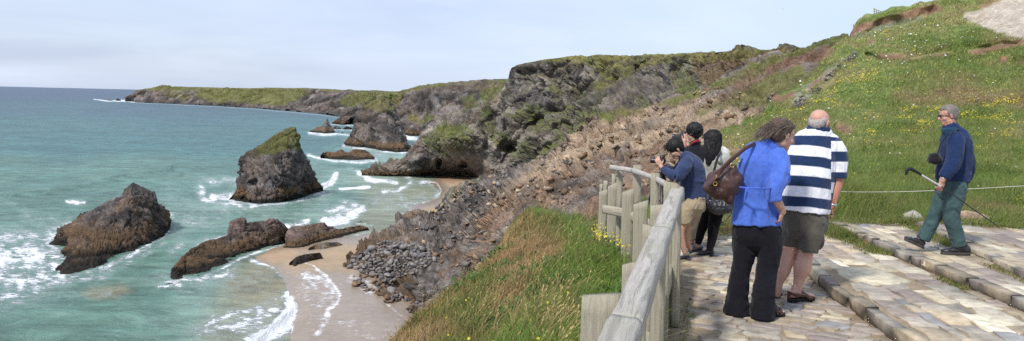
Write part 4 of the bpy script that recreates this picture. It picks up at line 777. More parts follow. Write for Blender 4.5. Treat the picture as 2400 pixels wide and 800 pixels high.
K1 = lambda y: np.interp(y, [0, 6.2, 7.7, 9.6, 12], [2.95, 2.98, 3.05, 3.35, 3.6]); K2 = lambda y: np.interp(y, [0, 6.9, 8.75, 11, 12], [4.3, 4.36, 4.38, 4.45, 4.5]); K3 = lambda y: np.interp(y, [0, 7.8, 9.05, 10.4, 12], [4.75, 4.95, 5.2, 5.46, 5.7])
YB = lambda x: np.interp(x, [1.5, 2.6, 4, 5.5, 8, 12], [11.0, 11.25, 11.35, 11.1, 10.2, 9.6])
Z1, Z2, Z3 = .10, .18, .24
def slab(name, x0f, x1f, z, mat, bot, ys=None):
    ys = np.linspace(1.2, 11.4, 60); t = np.linspace(0, 1, 12); X = []
    for y in ys: X.append(np.stack([x0f(y) + (x1f(y) - x0f(y)) * t, np.full(12, y), np.full(12, z)], -1))
    T = np.array(X); T[..., 1] = np.minimum(T[..., 1], YB(T[..., 0]) + .15); L = T[:, :1].copy(); L[..., 2] = bot; Rr = T[:, -1:].copy(); Rr[..., 2] = bot; GG = np.concatenate([L, T, Rr], 1)
    GG[1:-1, 2:-2, 2] += .006 * fbm(GG[1:-1, 2:-2] / .5, 3, 301); n = GG.shape[0] * GG.shape[1]; Pm = GG.reshape(-1, 3)
    return emit_grid(name, GG, C3(n, (.27, .21, .14)) * (1 + .3 * fbm(Pm / .4, 3, 302))[:, None], mat, kind='structure')
slab('paving_bed', lambda y: fx(y) - .14, lambda y: K1(y) + .1, -.010, M_MORTAR, -.4); slab('paving_bed', lambda y: K1(y) + .03, lambda y: K2(y) + .1, Z1 - .012, M_MORTAR, -.4)
slab('paving_bed', lambda y: K2(y) + .03, lambda y: K3(y) + .1, Z2 - .012, M_MORTAR, -.4); slab('paving_bed', lambda y: K3(y) + .03, lambda y: 9 + 0 * y, Z3 - .012, M_MORTAR, -.4)
rs = np.random.RandomState(11)
stones('paving', lambda x, y: fx(y) + .12 < x < K1(y) - .04 and y < YB(x) and not (y < 6.4 and x < fx(y) + .3 and rs.rand() < .75), (0.4, 3.5, 3.6, 11.4), math.radians(-28), (.09, .20), (.12, .30), 0, rs, gap=.012, big=.10)
BIGF = (3.62, 8.15)
stones('paving', lambda x, y: K1(y) + .09 < x < K2(y) - .05 and y < YB(x) and not (abs(x - BIGF[0]) < .34 and abs(y - BIGF[1]) < .42), (2.9, 4.5, 4.2, 11.4), math.radians(86), (.11, .26), (.2, .56), Z1, rs, gap=.009)
stones('paving', lambda x, y: K2(y) + .09 < x < K3(y) - .05 and y < YB(x), (4.2, 5.6, 5.2, 11.4), math.radians(86), (.12, .28), (.22, .6), Z2, rs, gap=.009)
stones('paving', lambda x, y: K3(y) + .09 < x and y < YB(x), (4.8, 8.6, 5.2, 11.4), math.radians(84), (.12, .30), (.22, .66), Z3, rs, gap=.009)
def kerb(name, kf, y0, y1, z, hgt, rs):
    VV, F4, F8, CC = [], [], [], []; y = y0
    while y < y1:
        l = rs.uniform(.22, .62); x0, x1 = kf(y), kf(y + l); a = rs.uniform(-.012, .012); w = rs.uniform(.09, .14); zt = z + rs.uniform(-.006, .012)
        x0 += a; x1 += a + rs.uniform(-.01, .01); ys = np.linspace(y + .004, y + l - .006, 4); xs = np.linspace(x0, x1, 4) + rs.uniform(-.006, .006, 4); B = []
        for xx, yy in zip(xs, ys):
            jj = rs.uniform(-.008, .008, 3)
            B.append([(xx + .006 + jj[0], yy, z - hgt - .02), (xx - .002 + jj[1], yy, zt - .055), (xx + .001 + jj[2] * 1.5, yy, zt - .007), (xx + .008, yy, zt), (xx + w, yy, zt), (xx + w, yy, z - hgt)])
        B = np.array(B); o = sum(len(q) for q in VV); VV.append(B.reshape(-1, 3))
        for i in range(3):
            for k in range(6): F4.append([o + i * 6 + k, o + i * 6 + (k + 1) % 6, o + (i + 1) * 6 + (k + 1) % 6, o + (i + 1) * 6 + k])
        F8.append([o + k for k in range(6)]); F8.append([o + 18 + k for k in range(6)])
        CC.append(np.tile(np.array(STC[rs.choice([0, 1, 2, 4, 5, 6, 8, 9])]) * rs.uniform(.68, 1.05), (24, 1))); y += l
    me = make_mesh(name, np.concatenate(VV), [np.array(F4), np.array(F8)], {'col': np.concatenate(CC)}); return link(name, me, M_STONE, kind='structure')
kerb('kerb', K1, 3.8, 11.2, Z1, .12, rs); kerb('kerb', K2, 5.0, 11.2, Z2, .1, rs); kerb('kerb', K3, 6.0, 10.9, Z3, .08, rs)
# one large pale flag in the first step
t = np.linspace(0, 2 * np.pi, 15)[:-1]; rr = 1 + .09 * rs.randn(14); sx, sy = .30 * np.sign(np.cos(t)) * np.abs(np.cos(t)) ** .6 * rr, .38 * np.sign(np.sin(t)) * np.abs(np.sin(t)) ** .6 * rr
Vb = np.concatenate([np.stack([BIGF[0] + sx * s, BIGF[1] + sy * s, np.full(14, Z1 + dz)], -1) for s, dz in ((1.02, -.05), (1, -.002), (.96, .008))])
link('paving', make_mesh('paving', Vb, [np.array([[r0 + k, r0 + (k + 1) % 14, r0 + 14 + (k + 1) % 14, r0 + 14 + k] for r0 in (0, 14) for k in range(14)]), np.arange(28, 42)[None]], {'col': C3(42, (.46, .41, .30))}), M_STONE, kind='structure')
# grass growing against the kerbs and in the joints
def strip(pts, n, h, spread, z=0):
    O = []
    for i in range(n):
        k = R.randint(len(pts) - 1); f = R.rand(); p = np.array(pts[k]) * (1 - f) + np.array(pts[k + 1]) * f; O.append([p[0] + R.randn() * spread, p[1] + R.randn() * .06, p[2]])
    return np.array(O), h * (.4 + .8 * R.rand(n))
S = [strip([(K2(y) - .1, y, Z1) for y in (9.3, 10, 10.6, 11.3)], 4200, .07, .08), strip([(K2(y) - .12, y, Z1) for y in (10.3, 10.8, 11.3)], 2600, .14, .1), strip([(K3(y) - .1, y, Z2) for y in (9.0, 9.6, 10.4, 11.2)], 2600, .055, .07),
     strip([(K2(y) - .07, y, Z1) for y in (7.6, 7.8, 8.1)], 400, .035, .04), strip([(K3(y) - .07, y, Z2) for y in (7.4, 8.0, 8.4)], 300, .035, .04), strip([(x, YB(x) - .02, .1 + .14 * (x > 4.4)) for x in (2.0, 3, 4.3, 5.5, 7, 8.5)], 5200, .08, .1), strip([(fx(y) + .1, y, 0) for y in (4.8, 5.5, 6.5, 7.3)], 260, .035, .03), strip([(1.95, 9.6, 0), (2.05, 10.4, 0), (2.3, 11.1, 0)], 1200, .07, .06)]
PP = np.concatenate([s[0] for s in S]); HHt = np.concatenate([s[1] for s in S])
blades('long_grass', PP, HHt, np.full(len(PP), .009), pal(len(PP), rs.rand(len(PP)), [(.08, .15, .025), (.12, .18, .035), (.2, .19, .06), (.3, .22, .1)]), M_BLADE, rs, spread=.6, droop=.3)

# ---------- timber fence ----------
def wood(name, tint, moss=0.0):
    m, nt, b = newmat(name); cv = coords(nt, (26, 26, 1.6)); g = noise_node(nt, 1.0, 8, .74, cv, .9); g2 = noise_node(nt, 5.0, 3, .5, coords(nt, (1, 1, .35)))
    crack = rng(nt, g, .52, .60, 1, .5); base = mixc(nt, rng(nt, g, .32, .68, 0, 1), tuple(x * .62 for x in tint), tuple(min(.62, x * 1.2) for x in tint)); base = mixc(nt, 1.0, base, crack, 'MULTIPLY')
    base = mixc(nt, rng(nt, g2, .42, .68, 0, .35 + moss), base, (.30, .30, .19)); nt.links.new(base, b.inputs['Base Color']); b.inputs['Roughness'].default_value = .85; b.inputs['Specular IOR Level'].default_value = .25
    bump(nt, b, g, 1.0, .014); return m
M_RAIL = wood('silvered_timber', (.52, .48, .43)); M_PALE = wood('weathered_timber', (.40, .36, .27), .3); M_BOARD = wood('buff_timber', (.46, .40, .30), .1)
def plank(name, p0, p1, w, t, mat, parent, side=(1, 0, 0), cut=0, segs=14, rough=.004, round_=.012, parts=None, s=0):
    """timber from p0 to p1; w across 'side', t the other way; cut = slope of the top end"""
    p0, p1 = Vector(p0), Vector(p1); z = (p1 - p0); L = z.length; z.normalize(); x = Vector(side); x = (x - z * x.dot(z)).normalized(); y = z.cross(x)
    r = min(round_, w * .3, t * .3); a, b_ = w / 2, t / 2; ring = [(-a + r, -b_), (a - r, -b_), (a, -b_ + r), (a, b_ - r), (a - r, b_), (-a + r, b_), (-a, b_ - r), (-a, -b_ + r)]
    V = []
    for i in range(segs + 1):
        f = i / segs
        for (cx_, cy_) in ring:
            zz = L * f
            if i == segs: zz += cut * cx_
            V.append([cx_, cy_, zz])
        
    V = np.array(V); nz = np.stack([vnoise(V * [9, 9, 3] + s, 401), vnoise(V * [9, 9, 3] + s, 402), 0 * V[:, 0]], -1); V = V + nz * rough
    Fq = np.array([[i * 8 + k, i * 8 + (k + 1) % 8, (i + 1) * 8 + (k + 1) % 8, (i + 1) * 8 + k] for i in range(segs) for k in range(8)])
    me = make_mesh(name, V, [Fq, np.array([[7, 6, 5, 4, 3, 2, 1, 0]]), np.array([[segs * 8 + k for k in range(8)]])])
    o = link(name, me, mat, parent=parent); Mt = Matrix(((x.x, y.x, z.x, p0.x), (x.y, y.y, z.y, p0.y), (x.z, y.z, z.z, p0.z), (0, 0, 0, 1)))
    o.matrix_basis = (Matrix.Translation(-parent.location) @ Mt) if parent is not None else Mt; return o
fence = link('timber_fence', None, label='weathered grey timber fence with broad pales along the cliff edge', cat='fence')
ys = [1.2, 2.62, 4.5, 6.68]
for a, b_ in zip(ys[:-1], ys[1:]): plank('top_rail', (fx(a), a + .004, 1.06), (fx(b_), b_ - .004, 1.06 ), .105, .09, M_RAIL, fence, side=(1, -.24, 0), segs=40, rough=.006, s=a * 7)
for a, b_ in zip([1.2, 4.9], [4.9, 8.45]): plank('lower_rail', (fx(a) - .075, a + .004, .41), (fx(b_) - .075, b_ - .004, .41), .10, .17, M_BOARD, fence, side=(1, -.24, 0), segs=40, s=a * 3)
for a, b_ in zip([1.2, 4.2], [4.2, 8.3]): plank('kick_board', (fx(a) - .10, a + .004, .16), (fx(b_) - .10, b_ - .004, .16), .04, .30, M_BOARD, fence, side=(1, -.24, 0), segs=30, s=a * 5)
for p, q in [((1.392, 6.7, 1.07), (1.335, 7.42, 1.09)), ((1.335, 7.44, 1.09), (1.23, 8.14, 1.10)), ((1.22, 8.16, 1.10), (1.06, 8.56, 1.09))]: plank('top_rail', p, q, .04, .05, M_RAIL, fence, side=(1, 0, 0), s=p[1])
for p, q in [((1.30, 7.5, .66), (1.17, 8.2, .66)), ((1.17, 8.22, .66), (1.0, 8.62, .64))]: plank('lower_rail', p, q, .04, .09, M_BOARD, fence, s=p[1])
for u_0, u_1, vt, Y, kd, cut in [(1362,1458,690,3.0,0,.12),(1458,1518,614,3.78,0,.3),(1505,1531,528,4.62,0,-.2),(1524,1572,480,5.6,0,.1),(1556,1590,428,6.55,1,-.15),(1525,1546,406,7.42,1,0),(1484,1520,474,7.0,0,.35),(1458,1486,446,8.0,0,.45),(1484,1505,388,8.16,1,0),(1446,1460,392,8.55,1,0),(1425,1447,432,8.9,0,.5),(1434,1444,408,9.2,1,0),(1404,1424,447,9.4,0,.4),(1414,1425,424,9.8,1,0),(1406,1414,432,10.3,1,0)]:
    a, b_ = at(u_0, vt, Y), at(u_1, vt, Y); cx_ = (a[0] + b_[0]) / 2; ww = b_[0] - a[0]
    plank('post' if kd else 'pale', (cx_, Y, .12 if Y < 8.5 else 0), (cx_, Y, a[2]), ww * .97, .085 if kd else .045, M_PALE, fence, side=(1, -.15, 0), cut=cut, s=Y * 13)
for y in (2.2, 4.3, 6.5): plank('post', (fx(y) + .0, y, .0), (fx(y) + .0, y, 1.012), .07, .07, M_PALE, fence, s=y * 11)
# ---------- figure toolkit: limbs laid out in place, fused by voxel remesh into one continuous surface ----------
def fabric(name, fine=260, rough=.9, sheen=.2, amp=.12, weave=.0015, spec=.2):
    m, nt, b = newmat(name); v = coords(nt); n1 = noise_node(nt, fine, 3, .6, v); n2 = noise_node(nt, 22, 4, .6, v)
    f = mathn(nt, 'MULTIPLY', rng(nt, n1, .3, .7, 1 - amp, 1 + amp), rng(nt, n2, .3, .7, 1 - amp * .8, 1 + amp * .8))
    nt.links.new(mixc(nt, 1.0, attr(nt, 'col'), f, 'MULTIPLY'), b.inputs['Base Color']); b.inputs['Roughness'].default_value = rough
    b.inputs['Specular IOR Level'].default_value = spec; b.inputs['Sheen Weight'].default_value = sheen; bump(nt, b, mathn(nt, 'ADD', n1, mathn(nt, 'MULTIPLY', n2, 3)), .5, weave); return m
M_CLOTH = fabric('cotton_cloth'); M_FLEECE = fabric('fleece_cloth', 120, 1, .1, .2, .003); M_DENIM = fabric('dark_cloth', 300, .95, .08, .2, .0015, .1)
M_SKIN = fabric('skin', 60, .5, .0, .06, .0006, .4); M_SKIN.node_tree.nodes['Principled BSDF'].inputs['Subsurface Weight'].default_value = 0
M_HAIR = fabric('hair', 90, .55, .0, .3, .003, .25); M_LEATHER = fabric('leather', 70, .38, .0, .25, .002, .5); M_RUBBER = fabric('rubber', 100, .7, 0, .1, .001, .3)
M_GLOSS = fabric('black_gloss', 60, .38, 0, .1, .0005, .6); M_METAL = flat_mat('dull_metal', (.5, .5, .5), .35, metal=1, amp=.05); M_GOLD = flat_mat('brass', (.6, .42, .15), .35, metal=1, amp=.05)
def tuck(body, cloths):
    """press the body in wherever it would show through what is worn over it"""
    me = body.data; n = len(me.vertices); co_ = np.empty(n * 3, np.float32); me.vertices.foreach_get('co', co_); co_ = co_.reshape(-1, 3); nn = np.empty(n * 3, np.float32); me.vertices.foreach_get('normal', nn); nn = nn.reshape(-1, 3)
    for c in cloths:
        m2 = c.data; bv = BVHTree.FromPolygons([v_.co for v_ in m2.vertices], [tuple(p.vertices) for p in m2.polygons]); lo = np.array([v_.co[:] for v_ in m2.vertices]); mn, mx = lo.min(0) - .03, lo.max(0) + .03
        for i in np.where(((co_ > mn) & (co_ < mx)).all(1))[0]:
            p = Vector(co_[i]); h = bv.find_nearest(p, .03)
            if h[0] is None: continue
            if (p - h[0]).dot(h[1]) > -.007 and Vector(nn[i]).dot(h[1]) > .55: co_[i] = h[0] - h[1] * .009
    me.vertices.foreach_set('co', co_.ravel()); me.update()
def orth(t, s):
    s = np.array(s, float); s = s - t * np.dot(s, t)
    if np.linalg.norm(s) < 1e-3: s = np.cross(t, [0, 1, .1])
    s /= np.linalg.norm(s); return s, np.cross(t, s)
class Sh:
    """collects closed tubes and ellipsoids given in photo pixels + depth offset, at depth Y0"""
    def __init__(s, Y0, org): s.Y0, s.V, s.F, s.n, s.k = Y0, [], [], 0, Y0 / F; s.org = np.array(org, float)
    def p(s, u, v, d=0): return at(u, v, s.Y0 + d) - s.org
    def add(s, V, Fq):
        s.V.append(V)
        for f in Fq: s.F.append(f + s.n)
        s.n += len(V)
    def tubew(s, P, Rd, side=(1, 0, 0), flat0=False, flat1=False, sub=5, seg=14):
        P = np.array(P, float); Rd = np.array([(r, r) if np.isscalar(r) else r for r in Rd], float); n = len(P)
        d = np.concatenate([[0], np.cumsum(np.linalg.norm(np.diff(P, axis=0), axis=1) + 1e-6)])
        ti = np.concatenate([np.linspace(d[i], d[i + 1], sub, endpoint=False) for i in range(n - 1)] + [[d[-1]]])
        Q = np.concatenate([P, Rd], 1)[:, None]; Q = pchip(Q, d, ti)[:, 0] if n > 2 else np.stack([np.interp(ti, d, Q[:, 0, k]) for k in range(5)], -1)
        P, Rd = Q[:, :3], Q[:, 3:]; T = np.gradient(P, axis=0); T /= np.linalg.norm(T, axis=1, keepdims=True) + 1e-9
        rings = []; a = np.linspace(0, 2 * np.pi, seg, endpoint=False)
        def ring(c, t, r): x, y = orth(t, side); return c + np.cos(a)[:, None] * x * r[0] + np.sin(a)[:, None] * y * r[1]
        if not flat0:
            for f in (.85, .6, .3): rings.append(ring(P[0] - T[0] * min(Rd[0]) * f, T[0], Rd[0] * math.sqrt(1 - f * f)))
        for c, t, r in zip(P, T, Rd): rings.append(ring(c, t, r))
        if not flat1:
            for f in (.3, .6, .85): rings.append(ring(P[-1] + T[-1] * min(Rd[-1]) * f, T[-1], Rd[-1] * math.sqrt(1 - f * f)))
        V = np.concatenate(rings + [rings[0].mean(0)[None], rings[-1].mean(0)[None]]); m = len(rings); i = np.arange(seg); j = (i + 1) % seg
        Q4 = np.concatenate([np.stack([r * seg + i, r * seg + j, (r + 1) * seg + j, (r + 1) * seg + i], 1) for r in range(m - 1)])
        s.add(V, [Q4, np.stack([j, i, 0 * i + m * seg], 1), np.stack([(m - 1) * seg + i, (m - 1) * seg + j, 0 * i + m * seg + 1], 1)])
    def tube(s, pts, side=(1, 0, 0), grow=0, **kw):
        """pts: (u,v,d,ra[,rb]) radii in px"""
        s.tubew([s.p(*q[:3]) for q in pts], [((q[3] + grow) * s.k, ((q[4] if len(q) > 4 else q[3]) + grow) * s.k) for q in pts], side, **kw)
    def ellw(s, c, r, ax=None, seg=14):
        a = np.linspace(0, 2 * np.pi, seg, endpoint=False); b_ = np.linspace(-np.pi / 2, np.pi / 2, seg // 2 + 2)[1:-1]
        L = np.array([[np.cos(y) * np.cos(x), np.cos(y) * np.sin(x), np.sin(y)] for y in b_ for x in a] + [[0, 0, -1], [0, 0, 1]]) * np.array(r)
        A = np.eye(3) if ax is None else np.array(ax); V = np.array(c) + L @ A; m = len(b_); i = np.arange(seg); j = (i + 1) % seg
        Q4 = np.concatenate([np.stack([q * seg + i, q * seg + j, (q + 1) * seg + j, (q + 1) * seg + i], 1) for q in range(m - 1)])
        s.add(V, [Q4, np.stack([j, i, 0 * i + m * seg], 1), np.stack([(m - 1) * seg + i, (m - 1) * seg + j, 0 * i + m * seg + 1], 1)])
    def ell(s, u, v, d, ru, rd, rv, ax=None): s.ellw(s.p(u, v, d), (ru * s.k, rd * s.k, rv * s.k), ax)
    def build(s, name, mat, parent, col, vox=.008, smooth=3, fold=0, fs=(14, 14, 5), colfn=None, flow=0, seed=0, **kw):
        F4 = [f for f in s.F if f.shape[1] == 4]; F3 = [f for f in s.F if f.shape[1] == 3]
        me = make_mesh('tmp', np.concatenate(s.V), [np.concatenate(F4), np.concatenate(F3)])
        if vox:
            o = D.objects.new('tmp', me); COL.objects.link(o); r = o.modifiers.new('r', 'REMESH'); r.mode = 'VOXEL'; r.voxel_size = vox
            if smooth: q = o.modifiers.new('s', 'SMOOTH'); q.iterations = smooth; q.factor = .5
            dg = bpy.context.evaluated_depsgraph_get(); m2 = D.meshes.new_from_object(o.evaluated_get(dg)); D.objects.remove(o); D.meshes.remove(me); me = m2
        me.name = name; n = len(me.vertices); co_ = np.empty(n * 3, np.float32); me.vertices.foreach_get('co', co_); co_ = co_.reshape(-1, 3).astype(float)
        if fold:
            nn = np.empty(n * 3, np.float32); me.vertices.foreach_get('normal', nn); nn = nn.reshape(-1, 3)
            q = co_ * np.array(fs); q = q + .6 * np.stack([vnoise(q * .5, 7 + seed), vnoise(q * .5, 8 + seed), vnoise(q * .5, 9 + seed)], -1)
            co_ = co_ + nn * (fold * np.clip(fbm(q, 3, 500 + seed, .5, True) - .12, -.22, 1))[:, None]; me.vertices.foreach_set('co', co_.astype(np.float32).ravel())
        c = C3(n, col)
        if colfn: c = colfn(co_ + s.org, c)
        a = me.attributes.get('col') or me.attributes.new('col', 'FLOAT_COLOR', 'POINT'); a.data.foreach_set('color', np.concatenate([c, np.ones((n, 1))], 1).astype(np.float32).ravel())
        me.polygons.foreach_set('use_smooth', np.ones(len(me.polygons), bool)); me.materials.clear(); me.materials.append(mat); me.update()
        ob = link(name, me, None, parent=parent, **kw)
        if parent is None: ob.location = s.org
        return ob
def head_parts(S, c, H, fw, up=(0, 0, 1), jaw=1.0, nose=1.0, fat=1.0):
    """skin volumes of a head of height H (m) centred at c (eye level), facing fw"""
    f = np.array(fw, float); f /= np.linalg.norm(f); w = np.array(up, float); w -= f * np.dot(w, f); w /= np.linalg.norm(w); r = np.cross(f, w)
    A = [f, r, w]; P = lambda a, b_, z: c + (f * a + r * b_ + w * z) * H
    S.ellw(P(-.06, 0, .14), (.42 * H, .335 * H * fat, .355 * H), A); S.ellw(P(.09, 0, -.13), (.275 * H, .262 * H * fat, .33 * H), A); S.ellw(P(.20, 0, -.36 * jaw), (.15 * H, .17 * H * fat, .12 * H), A); S.ellw(P(.05, 0, -.27), (.22 * H, .25 * H * fat, .17 * H), A)
    S.tubew([P(.33, 0, .05), P(.40, 0, -.04), P(.445 * nose, 0, -.13)], [.035 * H, .045 * H, .055 * H], side=r); S.ellw(P(.36, .045, -.145), (.05 * H, .03 * H, .03 * H), A); S.ellw(P(.36, -.045, -.145), (.05 * H, .03 * H, .03 * H), A)
    S.ellw(P(.30, 0, .075), (.075 * H, .2 * H, .04 * H), A); S.ellw(P(.335, 0, -.235), (.045 * H, .085 * H, .022 * H), A); S.ellw(P(.325, 0, -.275), (.045 * H, .075 * H, .024 * H), A)
    for sg in (-1, 1):
        S.ellw(P(-.03, sg * .335 * fat, -.04), (.075 * H, .028 * H, .115 * H), A); S.ellw(P(-.02, sg * .35 * fat, .03), (.07 * H, .03 * H, .05 * H), A); S.ellw(P(.24, sg * .15, -.12), (.1 * H, .1 * H, .1 * H), A)
    return P, A
def face_col(P, H, lip=(.42, .16, .13), brow=(.08, .06, .05)):
    pts = [(P(.345, .125, .0), .040 * H, (.03, .025, .02)), (P(.345, -.125, .0), .040 * H, (.03, .025, .02)), (P(.37, .0, -.255), .07 * H, lip)] + [(P(.35, sg * (.10 + .05 * k), .085 + .008 * k), .03 * H, brow) for sg in (-1, 1) for k in (0, 1, 2)]
    def fn(o):
        def g(W, c):
            for p_, r_, cc in pts: c = mix(c, C3(len(c), cc), .85 * (1 - sstep(r_ * .6, r_, np.linalg.norm(W - (p_ + o), axis=1))))
            return c
        return g
    return fn
def hand_parts(S, wr, di, nr, L, curl=.5, spread=.12, thumb=1, grip=None):
    """hand of length L from wrist wr along di; nr = back-of-hand normal; thumb = side sign"""
    d = np.array(di, float); d /= np.linalg.norm(d); n = np.array(nr, float); n -= d * np.dot(n, d); n /= np.linalg.norm(n); s = np.cross(d, n) * thumb
    wr = np.array(wr, float); S.tubew([wr - d * .12 * L, wr + d * .1 * L, wr + d * .3 * L, wr + d * .47 * L], [(.15 * L, .10 * L), (.17 * L, .10 * L), (.225 * L, .085 * L), (.215 * L, .07 * L)], side=s)
    for k, (off, fl) in enumerate([(.165, .46), (.055, .52), (-.055, .48), (-.16, .38)]):
        p = wr + d * .46 * L + s * off * L; a = curl * (.75 + .12 * k); dd = d + s * (spread * off * 4); dd /= np.linalg.norm(dd); P = [p - dd * .1 * L, p]; ang = 0
        for seg_, an in ((.42, .55), (.32, .9), (.26, .7)):
            ang += a * an; P.append(P[-1] + (dd * math.cos(ang) - n * math.sin(ang)) * fl * L * seg_)
        S.tubew(P, [.055 * L, .052 * L, .05 * L, .045 * L, .038 * L], side=s, seg=10, sub=3)
    p = wr + d * .13 * L + s * .15 * L; t1 = p + (d * .55 + s * .62 - n * .28 * (1 + curl)) * .23 * L; t2 = t1 + (d * .85 + s * .15 - n * .5 * (1 + curl)) * .19 * L; t3 = t2 + (d * .9 - s * .15 - n * .35 * curl) * .13 * L
    S.tubew([p, t1, t2, t3], [.075 * L, .062 * L, .052 * L, .042 * L], side=s, seg=10, sub=3)
def foot_parts(S, heel, toe, ank, w, grow=0):
    """bare foot or shoe upper, metres relative to S.org"""
    heel, toe, ank = map(lambda q: np.array(q, float), (heel, toe, ank)); d = toe - heel; L = np.linalg.norm(d); d /= L; sd_ = np.cross(d, [0, 0, 1]); z = np.cross(sd_, d); g = grow
    S.tubew([heel + d * .10 * L + z * .13 * L, heel + d * .35 * L + z * .14 * L, heel + d * .6 * L + z * .10 * L, heel + d * .84 * L + z * .065 * L, heel + d * .93 * L + z * .05 * L],
            [(w * .36 + g, .12 * L + g), (w * .38 + g, .13 * L + g), (w * .46 + g, .09 * L + g), (w * .48 + g, .062 * L + g), (w * .36 + g, .045 * L + g)], side=sd_)
    S.tubew([heel + d * .2 * L + z * .14 * L, heel + d * .22 * L * .5 + (ank - heel) * .5 + z * .06 * L, ank], [(w * .34 + g, .14 * L + g), (w * .32 + g, .12 * L + g), (w * .3 + g, .1 * L + g)], side=sd_)
    return d, sd_, z, L
def sole(name, S0, heel, toe, w, th, mat, parent, col, out=.01):
    heel, toe = np.array(heel, float), np.array(toe, float); d = toe - heel; L = np.linalg.norm(d) + 2 * out; d /= np.linalg.norm(d); s = np.cross(d, [0, 0, 1]); z = np.cross(s, d); h0 = heel - d * out
    t = np.linspace(0, 2 * np.pi, 28, endpoint=False); x = .5 - .5 * np.cos(t); wv = np.interp(x, [0, .05, .2, .45, .75, .93, 1], [.0, .55, .8, .72, 1, .7, .0]) * np.sign(np.sin(t) + 1e-9) * w * .5
    V = np.concatenate([h0 + d * (x * L)[:, None] + s * (wv * f)[:, None] + z * dz for f, dz in ((.93, .001), (1, th * .3), (1, th * .85), (.95, th))]); n = 28
    Fq = np.array([[r * n + k, r * n + (k + 1) % n, (r + 1) * n + (k + 1) % n, (r + 1) * n + k] for r in range(3) for k in range(n)])
    me = make_mesh(name, V, [Fq, np.arange(n)[::-1][None].copy(), np.arange(3 * n, 4 * n)[None]], {'col': C3(4 * n, col)}); return link(name, me, mat, parent=parent)
def strands(name, S0, roots, dirs, L, w, cols, mat, parent, rs, gravity=.5, wob=.15, curl=0, seg=5):
    """hair as tapered ribbons with width"""
    n = len(roots); V = []; P = np.array(roots, float); d = np.array(dirs, float); d /= np.linalg.norm(d, axis=1, keepdims=True); ph = rs.randn(n, 3) * wob; sd_ = np.cross(d, rs.randn(n, 3)); sd_ /= np.linalg.norm(sd_, axis=1, keepdims=True)
    for k in range(seg + 1):
        ww = w * (1 - .85 * (k / seg) ** 2); V += [P - sd_ * ww / 2, P + sd_ * ww / 2]; d = d + (ph + np.array([0, 0, -gravity])) / seg; d /= np.linalg.norm(d, axis=1, keepdims=True); P = P + d * (L / seg)[:, None]
    V = np.stack(V, 1).reshape(-1, 3); m = 2 * (seg + 1); b0 = np.arange(n)[:, None] * m
    Fq = [b0 + np.array([[2 * k, 2 * k + 1, 2 * k + 3, 2 * k + 2]]) for k in range(seg)]
    me = make_mesh(name, V, Fq, {'col': np.repeat(cols, m, 0)}, smooth=True); return link(name, me, mat, parent=parent)
def hair_cap(S, P, A, H, col, parent, rs, back=1.0, fringe=.12, low=-.1, name='hair', thick=.045, fold=.006, bald=False, sidecol=None, sh=0):
    Q = Sh(S.Y0, S.org); f, r, w = A
    if not bald:
        Q.ellw(P(-.09 - sh, 0, .17), ((.42 + thick) * H, (.345 + thick) * H, (.36 + thick) * H), A); Q.ellw(P(-.2, 0, -.02), (.29 * H, .33 * H, .32 * H), A); Q.ellw(P(.12 - sh, 0, .34), (.25 * H, .27 * H, .16 * H), A)
        for sg in (-1, 1): Q.ellw(P(-.03 - sh, sg * .28, .14), (.17 * H, .08 * H, .19 * H), A)
    else:
        Q.ellw(P(-.22, 0, -.04), (.27 * H, .33 * H, .27 * H), A)
        for sg in (-1, 1): Q.ellw(P(-.12, sg * .275, .06), (.24 * H, .085 * H, .16 * H), A)
    return Q.build(name, M_HAIR, parent, col, vox=.009, fold=fold, fs=(50, 50, 12), colfn=sidecol)
def root_of(u, v, z, Y0): q = on(u, v, z); return q
RS = np.random.RandomState(21)
SKIN = (.47, .26, .185); PINK = (.50, .25, .185)
def person(label, S, col, colfn=None, group=None, vox=.0065, smooth=3):
    o = S.build('person', M_SKIN, None, col, vox=vox, smooth=smooth, colfn=colfn); tag(o, label, 'person', group); return o

# ===== woman in the blue shirt =====
Y = 6.85; org = on(1768, 744, 0); S = Sh(Y, org)
hc = S.p(1835, 317, .0); Hh = .25; fw = (.97, .20, -.32); hp, hA = head_parts(S, hc, Hh, fw, up=(.25, .05, 1)); fc = face_col(hp, Hh)
S.tube([(1800,362,.02,18),(1812,345,.02,17),(1822,330,.02,17)]); TOR = [(1772,516,0,50,36),(1778,445,0,42,30),(1788,395,0,46,32),(1795,362,0,42,24),(1800,352,0,26,18)]
S.tube(TOR, grow=-6); S.tube([(1762,520,.0,24),(1748,600,.03,17),(1733,690,.05,12),(1728,722,.05,10)], grow=-2); S.tube([(1792,520,-.02,24),(1798,610,-.02,17),(1786,690,-.05,12),(1788,722,-.05,10)], grow=-2)
S.tube([(1828,372,-.08,13),(1824,415,-.17,12),(1815,452,-.20,11),(1822,472,-.20,10.5),(1832,490,-.17,8.5),(1834,497,-.16,8)], side=(1, 0, 0))
hand_parts(S, S.p(1834, 496, -.16), (-.15, .25, -1), (.75, -.6, .1), .165, curl=1.0, thumb=-1)
S.tube([(1752,378,.12,13),(1742,430,.2,12),(1752,470,.28,10),(1775,480,.33,8)]); hand_parts(S, S.p(1775, 480, .33), (1, .2, -.1), (0, .2, 1), .16, curl=1.0)
fR0, fR1 = on(1796, 742, 0) - org, on(1841, 744, .0) - org + np.array([0, .05, 0]); fL0, fL1 = on(1722, 738, 0) - org + [0, .06, 0], on(1757, 742, 0) - org + [0, .22, 0]
